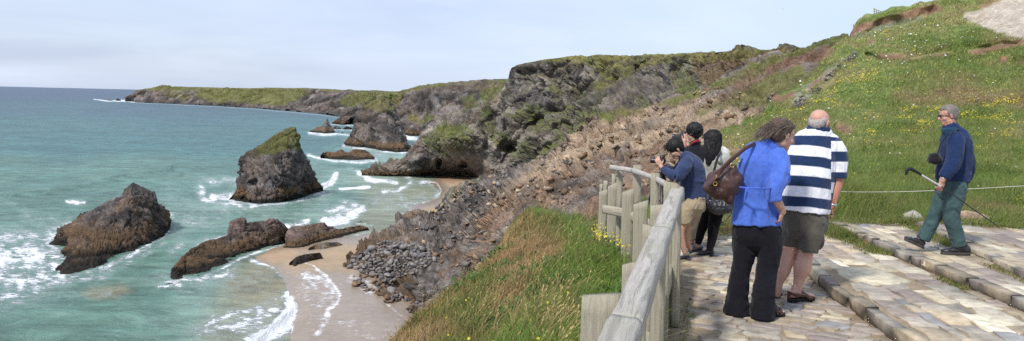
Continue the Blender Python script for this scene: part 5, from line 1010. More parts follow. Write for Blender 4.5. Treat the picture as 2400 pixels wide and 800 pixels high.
for h_, t_ in ((fR0, fR1), (fL0, fL1)):
    hh, tt = h_ + [0, 0, .03], t_ + [0, 0, .03]; foot_parts(S, hh, tt, hh + (tt - hh) * .2 + [0, 0, .10], .088)
    dd = (tt - hh) / np.linalg.norm(tt - hh); ss = np.cross(dd, [0, 0, 1])
    for k in range(5): q = hh + (tt - hh) * (.93 - .02 * abs(k - 1)) + ss * (k - 2) * .017 + [0, 0, .012]; S.ellw(q, (.016, .010 if k else .014, .010))
woman = person('woman in bright blue shirt and black flared trousers with windblown hair', S, (.50, .29, .21), fc(org))
Q = Sh(Y, org); Q.tube([(1772,524,0,59,46),(1772,500,0,56,43),(1777,447,0,47,34),(1783,420,0,51,38),(1789,385,0,55,38),(1795,360,0,49,29),(1803,346,0,27,20)], flat0=True)
Q.ell(1830, 415, .08, 20, 26, 22); Q.tube([(1825,366,-.06,19,20),(1832,390,-.12,20,20),(1827,420,-.17,19,19),(1814,448,-.2,18,18),(1814,464,-.2,16,17),(1816,471,-.2,16,16)], flat1=True)
Q.tube([(1755,372,.10,19),(1742,425,.2,18),(1750,462,.27,15)], flat1=True)
sh = Q.build('shirt', M_CLOTH, woman, (.068, .14, .50), vox=.008, fold=.017, fs=(11, 11, 4.5), seed=1); sh['label'] = 'bright blue crinkled shirt tied at the back'
Q = Sh(Y, org); Q.tube([(1726,438,-.16,2),(1750,441,-.26,2.4),(1790,442,-.30,2.2),(1812,440,-.2,2)]); Q.tube([(1750,442,-.27,2.5),(1746,460,-.28,1.8),(1744,475,-.28,1.5)]); Q.tube([(1752,442,-.27,2.5),(1757,462,-.28,1.8)]); Q.build('waist_tie', M_CLOTH, woman, (.055, .12, .5), vox=.004, smooth=1)
Q = Sh(Y, org); Q.tube([(1800,350,0,26,22),(1806,342,0,24,21),(1810,338,0,23,20)], flat0=True, flat1=True); Q.build('collar', M_CLOTH, woman, (.055, .125, .52), fold=.004)
Q = Sh(Y, org); Q.tube([(1774,500,0,47,34),(1772,522,0,51,38),(1770,548,0,52,41)], flat0=True)
Q.tube([(1750,540,.03,33,36),(1744,590,.04,27,31),(1736,635,.05,21,27),(1729,690,.06,24,29),(1726,737,.06,30,34)], flat1=True); Q.tube([(1795,540,-.03,35,37),(1802,590,-.03,28,32),(1797,635,-.04,22,28),(1789,700,-.06,26,30),(1786,743,-.06,30,34)], flat1=True)
Q.build('trousers', M_DENIM, woman, (.010, .010, .014), vox=.009, fold=.014, fs=(12, 12, 7), seed=2)
for h_, t_, wd in ((fR0, fR1, .1), (fL0, fL1, .1)):
    so_ = sole('sandal', None, h_ + [0, 0, .002], t_ + [0, 0, .002], wd, .028, M_RUBBER, woman, (.02, .014, .012)); dd = (t_ - h_) / np.linalg.norm(t_ - h_); ss = np.cross(dd, [0, 0, 1]); Lf = np.linalg.norm(t_ - h_)
    Q = Sh(Y, org)
    for fr_, hh_ in ((.72, .062), (.48, .085)):
        c0 = h_ + dd * Lf * fr_; Q.tubew([c0 - ss * .05 + [0, 0, .025], c0 - ss * .035 + [0, 0, hh_ * .85], c0 + [0, 0, hh_ + .01], c0 + ss * .035 + [0, 0, hh_ * .85], c0 + ss * .05 + [0, 0, .025]], [(.016, .006)] * 5, side=dd)
    Q.build('strap', M_LEATHER, so_, (.05, .022, .018), vox=.004, smooth=1)
ind = RS.randn(420, 3); ind[:, 2] = np.abs(ind[:, 2]); hd = hair_cap(S, hp, hA, Hh, (.10, .065, .05), woman, RS, thick=.03, fold=.006, sh=.05)
f_, r_, w_ = [np.array(a) for a in hA]; roots, dirs = [], []
for k in range(2600):
    a, b_ = RS.uniform(.9, 3.3), RS.uniform(-1., 1.); p_ = hp(-.08 + .44 * math.cos(a) * math.cos(b_), .38 * math.sin(b_), .12 + .40 * math.sin(a) * math.cos(b_)); roots.append(p_); dirs.append(np.array([-1., -.05, -.45]) - f_ * .2 + (p_ - hp(-.05, 0, .1)) * .5 + RS.randn(3) * .07)
roots = np.array(roots); cc = C3(2600, (.15, .112, .09)) * RS.uniform(.65, 1.35, (2600, 1)); strands('hair', None, roots, np.array(dirs), RS.uniform(.10, .20, 2600), .0034, cc, M_HAIR, woman, RS, gravity=.7, wob=.16)
rt, dr = [], []
for k in range(3200):
    a, b_ = RS.uniform(-.35, 3.5), RS.uniform(-1.35, 1.35); nv = f_ * (math.cos(a) * math.cos(b_)) + r_ * math.sin(b_) + w_ * (math.sin(a) * math.cos(b_))
    if np.dot(nv, f_) > .2 and np.dot(nv, w_) < .62: continue
    p_ = hp(-.08 + .455 * math.cos(a) * math.cos(b_), .39 * math.sin(b_), .15 + .405 * math.sin(a) * math.cos(b_)); tv = np.array([-1., 0, -.5]) + RS.randn(3) * .07; tv = tv - nv * np.dot(tv, nv) * .85; rt.append(p_); dr.append(tv)
nh = len(rt); strands('hair', None, np.array(rt), np.array(dr), RS.uniform(.05, .12, nh), .0036, C3(nh, (.155, .115, .092)) * RS.uniform(.7, 1.35, (nh, 1)), M_HAIR, woman, RS, gravity=.25, wob=.1)
# shoulder bag
bo = at(1695, 440, Y - .1); S = Sh(Y - .12, bo)
S.tube([(1664,440,0,15,22),(1684,428,0,32,30),(1704,430,0,36,33),(1722,420,0,20,26)], side=(.45, 0, 1)); S.ell(1690, 444, 0, 31, 30, 25); S.ell(1714, 402, 0, 16, 22, 20); S.ell(1708, 458, 0, 12, 24, 22); S.ell(1662, 438, 0, 10, 20, 14)
bag = S.build('shoulder_bag', M_LEATHER, None, (.060, .026, .020), vox=.008, fold=.009, fs=(14, 14, 7), seed=4); tag(bag, 'slouchy brown leather shoulder bag carried by the woman in blue', 'bag')
Q = Sh(Y - .12, bo); Q.tube([(1662,432,-.10,7,3),(1682,408,-.13,8,3),(1708,380,-.10,7,3),(1732,360,-.06,6,3),(1752,345,-.02,6,3),(1768,338,.06,6,3)], side=(0.5, 0, 1)); Q.tube([(1670,428,.08,6,2),(1700,388,.08,6,2),(1735,358,.04,5,2)], side=(.5, 0, 1)); Q.build('strap', M_LEATHER, bag, (.075, .032, .024), vox=.005, smooth=2)
for (a, b_) in ((1730,375),(1716,388),(1676,431)):
    Q = Sh(Y - .12, bo); t = np.linspace(0, 2 * np.pi, 9); c0 = Q.p(a, b_, -.13); Q.tubew([c0 + np.array([math.cos(x) * .016, 0, math.sin(x) * .016]) for x in t], [.0035] * 9, side=(0, 1, 0)); Q.build('buckle', M_GOLD, bag, (.6, .45, .2), vox=0)

# ===== man in the striped shirt =====
Y = 7.42; org = on(1870, 712, 0); S = Sh(Y, org)
hc = S.p(1922, 287, 0); Hh = .235; hp, hA = head_parts(S, hc, Hh, (.78, .62, -.10), fat=1.06); fc = face_col(hp, Hh, brow=(.3, .25, .22))
S.tube([(1920,328,0,22,24),(1921,310,0,21,22),(1921,298,0,21,22)]); S.tube([(1886,500,0,46,38),(1892,430,0,50,42),(1905,360,0,50,32),(1916,328,0,38,22)], grow=-3)
S.tube([(1956,340,-.02,17),(1966,385,-.02,15),(1964,420,-.01,13.5),(1958,448,-.03,12),(1953,470,-.04,9.5),(1951,484,-.05,8)]); hand_parts(S, S.p(1951, 484, -.05), (.03, .1, -1), (.9, -.35, 0), .17, curl=.9, thumb=-1)
S.tube([(1872,345,.08,17),(1858,410,.15,14),(1868,460,.26,10),(1885,470,.33,8)]); hand_parts(S, S.p(1885, 470, .33), (1, .1, 0), (0, .2, 1), .17, curl=1.0)
S.tube([(1862,520,.04,26),(1852,575,.04,16,17),(1845,605,.05,15,17),(1838,632,.06,15,17),(1826,665,.07,9),(1822,690,.08,8.5)]); S.tube([(1900,520,-.02,30),(1890,575,-.03,19,20),(1887,596,-.03,18,19),(1881,625,-.03,20.5,20),(1873,655,-.02,13),(1867,684,-.02,9.5)])
g0, g1 = on(1849, 709, 0) - org + [0, .0, 0], on(1911, 707, 0) - org + [0, .05, 0]; k0, k1 = on(1804, 702, 0) - org + [0, .05, 0], on(1829, 706, 0) - org + [.03, .16, 0]
for h_, t_ in ((g0, g1), (k0, k1)):
    hh, tt = h_ + [0, 0, .035], t_ + [0, 0, .035]; foot_parts(S, hh, tt, hh + (tt - hh) * .22 + [0, 0, .10], .095); dd = (tt - hh) / np.linalg.norm(tt - hh); ss = np.cross(dd, [0, 0, 1])
    for k in range(5): q = hh + (tt - hh) * (.94 - .02 * abs(k - 1)) + ss * (k - 2) * .018 + [0, 0, .014]; S.ellw(q, (.018, .011 if k else .015, .011))
def mancol(W, c):
    u, v = proj(W); c = mix(c, C3(len(c), (.56, .33, .26)), sstep(560, 600, v)); c = mix(c, C3(len(c), (.42, .19, .13)), sstep(395, 420, v) * (1 - sstep(520, 540, v))); return fc(org)(W, c)
man = person('balding man in navy and white striped rugby shirt, shorts and sandals', S, (.52, .28, .21), mancol)
def greyside(W, c): return mix(c, C3(len(c), (.42, .30, .25)), .45 * sstep(0, .4, fbm(W * 40, 3, 3)))
hair_cap(S, hp, hA, Hh, (.36, .33, .31), man, RS, bald=True, fold=.003, sidecol=greyside)
Q = Sh(Y, org); Q.tube([(1886,494,0,57,49),(1889,465,0,58,49),(1893,430,0,58,49),(1900,390,0,58,44),(1907,355,0,57,37),(1914,330,0,51,29),(1920,312,0,30,23)], flat0=True)
Q.tube([(1945,336,-.01,22,24),(1960,352,-.02,21,22),(1966,385,-.02,18.5,21),(1965,416,-.02,18,20)], flat1=True); Q.tube([(1880,338,.04,22),(1868,360,.08,21),(1860,405,.14,18)], flat1=True)
def stripes(W, c):
    u, v = proj(W); vv = v - .10 * (u - 1900) * sstep(300, 360, v) + 2.2 * np.cos((u - 1900) / 30) - 1.5 + 1.5 * fbm(W * 9, 2, 9); sl = (u > 1948) & (v > 330); vv = np.where(sl, v + 14 - 3, vv)
    ph = ((vv - 318) / 48.4) % 1; nv = sstep(-.02, .02, np.minimum(ph, .5 - ph)) + sstep(.98, 1.02, ph); nv = np.where(vv > 489, 0, nv); nv = np.where((v < 303) & (u > 1890), 1, nv); nv = np.where((vv < 318) & (v >= 303) & (u < 1950), 0, nv)
    navy = C3(len(c), (.012, .030, .085)); white = C3(len(c), (.74, .74, .78)); return mix(white, navy, np.clip(nv, 0, 1))
Q.build('shirt', M_CLOTH, man, (.7, .7, .7), vox=.0052, fold=.011, fs=(9, 9, 5), seed=5, colfn=stripes)
Q = Sh(Y, org); Q.tube([(1919,314,0,25,20),(1921,305,.0,25,22),(1922,297,.0,25,23)], flat0=True, flat1=True); Q.build('collar', M_CLOTH, man, (.012, .030, .085), vox=.007, fold=.003)
Q = Sh(Y, org); Q.tube([(1887,480,0,49,39),(1886,505,0,52,43),(1884,526,0,48,42)], flat0=True); Q.tube([(1862,522,.05,29,36),(1854,552,.07,21,31),(1852,575,.07,18.5,28)], flat1=True); Q.tube([(1905,522,-.03,33,38),(1897,560,-.06,25,32),(1892,589,-.06,23,30)], flat1=True); Q.ell(1919, 562, -.03, 10, 18, 21)
Q.build('shorts', M_CLOTH, man, (.082, .074, .060), vox=.008, fold=.015, fs=(10, 10, 6), seed=6)
for h_, t_ in ((g0, g1), (k0, k1)):
    so_ = sole('sandal', None, h_ + [0, 0, .002], t_ + [0, 0, .002], .108, .034, M_RUBBER, man, (.018, .014, .013)); dd = (t_ - h_) / np.linalg.norm(t_ - h_); ss = np.cross(dd, [0, 0, 1]); Lf = np.linalg.norm(t_ - h_); Q = Sh(Y, org)
    for fr_, hh_, tl in ((.74, .062, 0), (.50, .098, .06)):
        c0 = h_ + dd * Lf * fr_; Q.tubew([c0 - ss * .054 + [0, 0, .03] + dd * tl, c0 - ss * .04 + [0, 0, hh_ * .8], c0 + [0, 0, hh_ + .012] - dd * tl * .5, c0 + ss * .04 + [0, 0, hh_ * .8], c0 + ss * .054 + [0, 0, .03] + dd * tl], [(.020, .006)] * 5, side=dd)
    c0 = h_ + dd * Lf * .10; Q.tubew([h_ + dd * Lf * .45 - ss * .05 + [0, 0, .06], c0 - ss * .045 + [0, 0, .08], h_ - dd * .005 + [0, 0, .09], c0 + ss * .045 + [0, 0, .08], h_ + dd * Lf * .45 + ss * .05 + [0, 0, .06]], [(.016, .006)] * 5, side=(0, 0, 1))
    Q.tubew([h_ + [0, 0, .03] - dd * .004, h_ + [0, 0, .10] - dd * .006], [(.02, .006)] * 2, side=ss); Q.build('strap', M_LEATHER, so_, (.10, .040, .026), vox=.004, smooth=1)
Q = Sh(Y, org); t = np.linspace(0, 2 * np.pi, 13); c0 = Q.p(1952, 479, -.045); Q.tubew([c0 + np.array([math.cos(x) * .036, math.sin(x) * .038, .003 * math.sin(x)]) for x in t], [(.003, .009)] * 13, side=(0, 1, 0)); Q.build('watch', M_METAL, man, (.5, .5, .5), vox=0)

# ===== man with the walking pole =====
Y = 9.0; org = on(2225, 592, Z2); org[1] = Y; S = Sh(Y, org)
hc = S.p(2221, 271, 0); Hh = .225; hp, hA = head_parts(S, hc, Hh, (-1, .06, -.16)); fc = face_col(hp, Hh, brow=(.14, .11, .10))
S.tube([(2232,312,0,17),(2228,298,0,16),(2226,288,0,16)]); S.tube([(2230,425,0,28,24),(2238,370,0,28,26),(2238,330,0,27,28),(2232,314,0,18,22)])
S.tube([(2238,328,-.17,12),(2234,378,-.22,10),(2213,414,-.24,7.5),(2208,424,-.24,6.5)]); hand_parts(S, S.p(2208, 424, -.24), (-.25, -.05, -1), (.1, -1, 0), .165, curl=1.25, thumb=-1)
S.tube([(2246,328,.17,12),(2272,385,.2,9),(2268,418,.2,7),(2265,426,.2,6)]); hand_parts(S, S.p(2264, 426, .2), (-.35, -.1, -1), (1, -.3, 0), .15, curl=1.0)
S.tube([(2222,430,.07,18),(2194,500,.09,13),(2163,558,.11,9),(2160,566,.11,9)]); S.tube([(2236,430,-.06,19),(2229,510,-.07,14),(2243,570,-.07,9),(2246,580,-.07,9)])
walker = person('grey haired man in navy fleece and green trousers walking with a pole', S, (.48, .25, .18), fc(org))
hair_cap(S, hp, hA, Hh, (.17, .145, .13), walker, RS, thick=.012, fold=.004, sh=.03)
Q = Sh(Y, org); Q.tube([(2232,424,0,38,30),(2235,400,0,39,31),(2240,370,0,38,33),(2241,340,0,36,36),(2236,318,0,29,32),(2230,304,0,20,20)], flat0=True)
Q.tube([(2240,326,-.15,18),(2240,352,-.19,18),(2236,378,-.22,17),(2222,402,-.24,14),(2212,417,-.24,11.5)], flat1=True); Q.tube([(2247,326,.15,18),(2268,380,.2,16),(2269,402,.2,13),(2266,421,.2,10.5)], flat1=True)
Q.build('fleece_jacket', M_FLEECE, walker, (.013, .028, .082), vox=.008, fold=.012, fs=(10, 10, 6), seed=8)
Q = Sh(Y, org); Q.tube([(2231,309,0,21,22),(2227,301,0,20,20),(2226,297,0,19,19)], flat0=True, flat1=True); Q.build('collar', M_FLEECE, walker, (.018, .055, .11), fold=.003)
Q = Sh(Y, org); Q.tube([(2233,415,0,33,26),(2231,436,0,34,28),(2229,450,0,30,26)], flat0=True); Q.tube([(2219,440,.06,21,25),(2196,496,.09,15.5,19),(2178,532,.10,13.5,17),(2163,562,.11,13.5,16)], flat1=True); Q.tube([(2240,440,-.05,24,26),(2230,508,-.07,17,20),(2240,545,-.07,15,18),(2247,576,-.07,16,18)], flat1=True)
Q.build('trousers', M_DENIM, walker, (.050, .088, .090), vox=.008, fold=.013, fs=(12, 12, 7), seed=9)
for hl, to, tilt in (((2163, 584, .11), (2120, 564, .11), 1), ((2272, 601, -.07), (2206, 599, -.07), 0)):
    q0, q1 = S.p(*hl), S.p(*to); q0 = q0 + [0, 0, .004]; q1 = q1 + [0, 0, .004]
    if not tilt: q0[2] = Z2 - org[2] + .004; q1[2] = q0[2]
    Q = Sh(Y, org); foot_parts(Q, q0 + [0, 0, .025], q1 + [0, 0, .025], q0 + (q1 - q0) * .2 + [0, 0, .12], .098, grow=.006)
    sh_ = Q.build('shoe', M_LEATHER, walker, (.028, .026, .030), vox=.006, fold=.003, fs=(30, 30, 30)); sole('sole', None, q0, q1, .108, .032, M_RUBBER, sh_, (.06, .05, .05))
    Q = Sh(Y, org); dd = (q1 - q0); 
    for k in range(4): c0 = q0 + dd * (.42 + .1 * k) + [0, 0, .105 - .014 * k]; Q.tubew([c0 + [0, -.035, -.012], c0 + [0, 0, .004], c0 + [0, .035, -.012]], [.004] * 3, side=(1, 0, 0))
    Q.build('laces', M_CLOTH, sh_, (.3, .3, .3), vox=0)
Q = Sh(Y, org); Q.tubew([hp(.37, -.16, .02), hp(.40, -.12, .03), hp(.41, 0, .035), hp(.40, .12, .03), hp(.37, .16, .02)], [(.012, .004)] * 5, side=hA[2]); Q.tubew([hp(.37, .17, .03), hp(.0, .36, .02)], [.003] * 2); Q.tubew([hp(.37, -.17, .03), hp(.0, -.36, .02)], [.003] * 2); Q.build('sunglasses', M_GLOSS, walker, (.02, .012, .008), vox=0)
Q = Sh(Y, org); t = np.linspace(0, 2 * np.pi, 11); c0 = Q.p(2211, 418, -.24); Q.tubew([c0 + np.array([math.cos(x) * .034, math.sin(x) * .034, .006 * math.cos(x)]) for x in t], [(.003, .008)] * 11, side=(0, 1, 0)); Q.build('watch', M_METAL, walker, (.5, .5, .5), vox=0)
S = Sh(Y, at(2190, 374, Y - .12)); S.tube([(2183,375,-.12,9,12),(2190,374,-.12,13,15),(2198,376,-.12,10,14)], side=(.1, 0, 1)); S.ell(2190, 366, -.12, 12, 13, 8); cs = S.build('camera_case', M_CLOTH, None, (.010, .009, .012), vox=.006, fold=.004); tag(cs, 'small black camera case hanging at the front of the navy fleece', 'camera case')
Q = Sh(Y, at(2190, 374, Y - .12)); Q.tube([(2196,362,-.14,1.3),(2204,340,-.2,1.3),(2222,318,-.22,1.3),(2244,303,-.12,1.3),(2260,306,.06,1.3),(2268,330,.12,1.3)]); Q.build('strap', M_CLOTH, cs, (.01, .009, .012), vox=0)
S = Sh(Y, at(2205, 437, Y - .27)); S.tube([(2156,408,-.27,1.9),(2205,437,-.285,1.8)], sub=2); pole = S.build('walking_pole', M_METAL, None, (.5, .5, .5), vox=0); pole.data.materials.clear(); pole.data.materials.append(M_GLOSS)
for p_, c_ in zip(range(len(pole.data.vertices)), ()): pass
tag(pole, 'black and silver walking pole with angled grip held by the walking man', 'walking pole')
Q = Sh(Y, pole.location); Q.tube([(2205,437,-.285,1.6),(2335,528,-.29,1.2)], sub=2); Q.build('shaft', M_GLOSS, pole, (.012, .012, .014), vox=0)
Q = Sh(Y, pole.location); Q.tube([(2124,408,-.27,3),(2126,400,-.27,3.8),(2133,396,-.27,4),(2142,400,-.27,3.6),(2158,409,-.27,2.8)]); Q.build('grip', M_RUBBER, pole, (.014, .014, .016), vox=.003, smooth=1)

# ===== boy bending over the tripod =====
Y = 9.25; org = on(1602, 606, 0); S = Sh(Y, org)
hc = S.p(1583, 350, 0); Hh = .222; hp, hA = head_parts(S, hc, Hh, (-.80, -.12, -.62), up=(-.5, 0, 1)); fc = face_col(hp, Hh)
S.tube([(1606,374,0,12),(1596,366,0,11),(1590,358,0,11)]); S.tube([(1627,466,0,24,18),(1624,425,0,26,20),(1618,392,0,25,24),(1608,374,0,16,18)], grow=-3)
S.tube([(1610,382,-.16,9),(1585,414,-.22,8),(1562,402,-.2,6.5),(1549,390,-.17,5)]); hand_parts(S, S.p(1549, 390, -.17), (-.5, .1, .9), (-.3, -1, 0), .155, curl=1.2, thumb=1)
S.tube([(1606,380,.16,9),(1580,405,.2,8),(1562,392,.12,6),(1556,386,.06,5)]); hand_parts(S, S.p(1556, 386, .06), (-.6, -.3, .6), (.2, 1, 0), .155, curl=1.2, thumb=-1)
S.tube([(1618,475,-.07,17),(1602,520,-.09,11),(1595,545,-.09,9.5),(1599,570,-.08,8),(1605,592,-.07,5.5)]); S.tube([(1632,475,.08,17),(1614,520,.1,11),(1609,548,.12,9),(1613,575,.14,7),(1618,583,.15,5.5)])
boy = person('dark haired youth in navy sweatshirt and tan shorts bending over a camera', S, (.50, .29, .20), lambda W, c: fc(org)(W, c))
hair_cap(S, hp, hA, Hh, (.012, .010, .010), boy, RS, thick=.05, fold=.007)
rr = np.array([hp(RS.uniform(-.2, .35), RS.uniform(-.3, .3), RS.uniform(.3, .5)) for _ in range(160)]); strands('hair', None, rr, np.tile(-np.array(hA[2]) * .5 + np.array(hA[0]), (160, 1)) + RS.randn(160, 3) * .5, RS.uniform(.04, .09, 160), .006, C3(160, (.015, .012, .012)), M_HAIR, boy, RS)
Q = Sh(Y, org); Q.tube([(1626,468,0,29,23),(1626,445,0,30,24),(1622,415,0,32,27),(1617,392,0,31,31),(1609,374,0,21,24),(1602,366,0,13,14)], flat0=True)
Q.tube([(1610,380,-.13,15),(1598,400,-.2,14),(1584,414,-.22,12.5),(1564,404,-.2,10),(1552,394,-.17,7.5)], flat1=True); Q.tube([(1606,378,.13,15),(1580,405,.2,12),(1562,393,.12,9)], flat1=True)
Q.build('sweatshirt', M_CLOTH, boy, (.030, .045, .105), vox=.008, fold=.015, fs=(11, 11, 7), seed=11)
Q = Sh(Y, org); Q.tube([(1626,460,0,28,22),(1625,480,0,29,24),(1620,492,0,25,22)], flat0=True); Q.tube([(1616,485,-.07,19),(1606,505,-.09,17),(1602,524,-.09,15)], flat1=True); Q.tube([(1630,485,.08,19),(1620,505,.1,16),(1613,522,.1,15)], flat1=True)
Q.build('shorts', M_CLOTH, boy, (.33, .26, .165), vox=.008, fold=.014, fs=(12, 12, 8), seed=12)
for a, b_ in ((on(1611, 605, 0) - org + [0.02, .03, 0], on(1584, 607, 0) - org + [-.02, .0, 0]), (on(1624, 597, 0) - org + [0.0, .12, 0], on(1600, 598, 0) - org + [-.03, .09, 0])):
    Q = Sh(Y, org); foot_parts(Q, a + [0, 0, .02], b_ + [0, 0, .02], a + (b_ - a) * .22 + [0, 0, .085], .085, grow=.003); s_ = Q.build('shoe', M_LEATHER, boy, (.5, .46, .40), vox=.006); sole('sole', None, a + [0, 0, .002], b_ + [0, 0, .002], .095, .022, M_RUBBER, s_, (.06, .06, .08))
# tripod and camera
to = np.array(at(1551, 430, Y - .1)); to[2] = 0; t = link('camera_tripod', None, label='black tripod with splayed legs standing behind the fence rail', cat='tripod', loc=to)
hd_ = at(1551, 400, Y - .1) - to
def rod(name, p, q, r0, r1, mat, parent, col=(.01, .01, .012), sec=10, org=(0, 0, 0), side=(1, 0, 0)):
    Q = Sh(1, org); Q.tubew([p, q], [r0, r1], side=side, flat0=True, flat1=True, sub=2, seg=sec); return Q.build(name, mat, parent, col, vox=0)
for dx, dy in ((-.05, -.30), (.22, .22), (-.24, .18)): lg = rod('leg', hd_ + [dx * .08, dy * .08, -.02], np.array([dx, dy, 0.0]) * 1.0 + [0, 0, .30], .016, .013, M_GLOSS, t); rod('leg_section', np.array([dx, dy, .0]) + [0, 0, .30], np.array([dx * 1.25, dy * 1.25, .003]), .010, .009, M_METAL, lg)
rod('centre_column', hd_ + [0, 0, -.28], hd_ + [0, 0, .02], .014, .014, M_GLOSS, t); Q = Sh(1, (0, 0, 0)); Q.ellw(hd_ + [0, 0, .03], (.035, .035, .03)); Q.tubew([hd_ + [0, 0, .05], hd_ + [0, 0, .062]], [(.045, .03)] * 2, flat0=True, flat1=True, sub=2); Q.tubew([hd_ + [.02, 0, .02], hd_ + [.19, -.06, -.06]], [.008, .011], sub=2); Q.build('pan_head', M_GLOSS, t, (.012, .012, .013), vox=.004, smooth=1)
def camera(org, fw, s, label, parent_group=None):
    f = np.array(fw, float); f /= np.linalg.norm(f); r = np.cross(f, [0, 0, 1]); r /= np.linalg.norm(r); w = np.cross(r, f); Q = Sh(1, org); P = lambda a, b_, z: (f * a + r * b_ + w * z) * s
    Q.tubew([P(0, -.07, 0), P(0, .07, 0)], [(.05 * s, .034 * s)] * 2, side=w, flat0=True, flat1=True, sub=3, seg=8); Q.ellw(P(.0, 0, .055), (.035 * s, .04 * s, .03 * s)); Q.tubew([P(.01, .058, -.005), P(.03, .062, -.005)], [(.04 * s, .018 * s)] * 2, side=w)
    c = Q.build('camera', M_GLOSS, None, (.012, .012, .013), vox=.004, smooth=1); tag(c, label, 'camera'); Q = Sh(1, (0, 0, 0)); Q.tubew([P(.03, 0, 0), P(.08, 0, 0), P(.13, 0, 0), P(.15, 0, 0)], [.032 * s, .035 * s, .036 * s, .041 * s], side=r, flat0=True, flat1=True); Q.build('lens', M_GLOSS, c, (.015, .015, .016), vox=0)
    Q = Sh(1, (0, 0, 0)); Q.tubew([P(.1505, 0, 0), P(.152, 0, 0)], [.030 * s] * 2, side=r, flat0=True, flat1=True, sub=2); Q.build('lens_glass', M_METAL, c, (.1, .1, .15), vox=0); return c
camera(hd_ + to + [0, 0, .105], (-1, .5, .03), .85, 'black camera on top of the tripod in the bending youth\'s hands')

# ===== woman behind, raising a camera =====
Y = 10.05; org = on(1628, 578, 0); S = Sh(Y, org)
hc = S.p(1625, 311, 0); Hh = .215; hp, hA = head_parts(S, hc, Hh, (-.75, .66, -.03)); fc = face_col(hp, Hh)
S.tube([(1630,350,0,12),(1629,335,0,10),(1628,324,0,10)]); S.tube([(1632,460,0,22,16),(1632,400,0,20,15),(1631,360,0,24,15),(1630,345,0,14,10)])
S.tube([(1612,355,.05,9),(1602,372,.18,8),(1603,340,.3,6),(1604,330,.3,5)]); hand_parts(S, S.p(1604, 332, .3), (-.1, .1, 1), (.2, -1, 0), .15, curl=1.2); S.tube([(1650,355,-.0,9),(1655,382,.08,8),(1632,350,.3,6),(1618,332,.32,5)]); hand_parts(S, S.p(1618, 334, .32), (-.4, .1, 1), (.6, -.5, 0), .15, curl=1.2, thumb=-1)
S.tube([(1624,460,.04,15),(1621,520,.04,11),(1619,566,.04,8)]); S.tube([(1642,460,-.02,15),(1640,520,-.02,11),(1638,566,-.02,8)])
lady = person('black haired woman in black top raising a camera behind the youth', S, (.50, .30, .21), lambda W, c: fc(org)(W, c)); hair_cap(S, hp, hA, Hh, (.012, .010, .010), lady, RS, thick=.085, fold=.010)
rr = np.array([hp(-.1 + .45 * math.cos(a) * math.cos(b_), .42 * math.sin(b_), .15 + .4 * math.sin(a) * math.cos(b_)) for a, b_ in zip(RS.uniform(0, 3.6, 200), RS.uniform(-1.3, 1.3, 200))]); strands('hair', None, rr, (rr - hp(0, 0, .1)) * 1.5 + np.array([-.15, 0, -.5]) + RS.randn(200, 3) * .1, RS.uniform(.05, .10, 200), .007, C3(200, (.014, .012, .012)), M_HAIR, lady, RS, gravity=1.4, wob=.5)
Q = Sh(Y, org); Q.tube([(1632,455,0,25,19),(1632,400,0,23,18),(1631,366,0,27,19),(1630,348,0,19,15),(1629,338,0,12,12)], flat0=True); Q.tube([(1614,354,.03,12),(1603,374,.17,11),(1603,350,.28,9)], flat1=True); Q.tube([(1648,354,.0,12),(1655,382,.08,11),(1638,357,.26,9)], flat1=True); Q.build('top', M_CLOTH, lady, (.010, .010, .014), fold=.01, vox=.009)
Q = Sh(Y, org); Q.tube([(1632,450,0,26,20),(1632,480,0,26,20)], flat0=True); Q.tube([(1623,475,.04,16),(1620,520,.04,13),(1619,562,.04,12)], flat1=True); Q.tube([(1642,475,-.02,16),(1640,520,-.02,13),(1638,560,-.02,12)], flat1=True); Q.build('trousers', M_CLOTH, lady, (.28, .22, .15), fold=.01, vox=.009)
for du, dd in ((0, 0), (-17, .06)):
    a, b_ = on(1640 + du, 577, 0) - org + [.01, .02 + dd, 0], on(1614 + du, 578, 0) - org + [0, dd, 0]; Q = Sh(Y, org); foot_parts(Q, a + [0, 0, .02], b_ + [0, 0, .02], a + (b_ - a) * .22 + [0, 0, .08], .08, grow=.003); s_ = Q.build('shoe', M_LEATHER, lady, (.48, .42, .40), vox=.006); sole('sole', None, a + [0, 0, .002], b_ + [0, 0, .002], .09, .02, M_RUBBER, s_, (.3, .28, .28))
cm = camera(S.p(1603, 322, .36) + org, (-.75, .66, 0), 1.0, 'camera with red strap held up by the woman in black')
Q = Sh(Y, cm.location); Q.tube([(1606,330,.34,.8),(1612,345,.12,.9),(1620,338,-.06,1.3),(1632,331,-.085,1.7),(1642,331,-.03,1.3),(1640,340,.1,.9),(1618,332,.34,.8)]); Q.build('strap', M_CLOTH, cm, (.45, .02, .03), vox=0)

# ===== woman in the hooded jacket =====
Y = 9.5; org = on(1658, 600, 0); S = Sh(Y, org)
hc = S.p(1668, 330, 0); Hh = .22; hp, hA = head_parts(S, hc, Hh, (-.88, .38, -.22)); fc = face_col(hp, Hh)
S.tube([(1676,366,0,11),(1673,350,0,10),(1671,340,0,10)]); S.tube([(1680,468,0,22,16),(1682,410,0,21,15),(1681,375,0,24,16),(1678,360,0,14,11)])
S.tube([(1664,375,.14,9),(1655,415,.2,8),(1650,440,.15,6)]); hand_parts(S, S.p(1650, 440, .15), (-.3, 0, -1), (-.3, -1, 0), .15, curl=1.0); S.tube([(1698,375,-.10,9),(1704,420,-.12,8),(1692,452,-.2,6)]); hand_parts(S, S.p(1692, 452, -.2), (-.5, 0, -.8), (.3, -1, 0), .15, curl=1.0)
S.tube([(1672,470,.05,15),(1645,530,.06,9.5),(1635,575,.06,6.5)]); S.tube([(1682,470,-.03,17),(1670,530,-.04,11),(1663,585,-.04,6.5)])
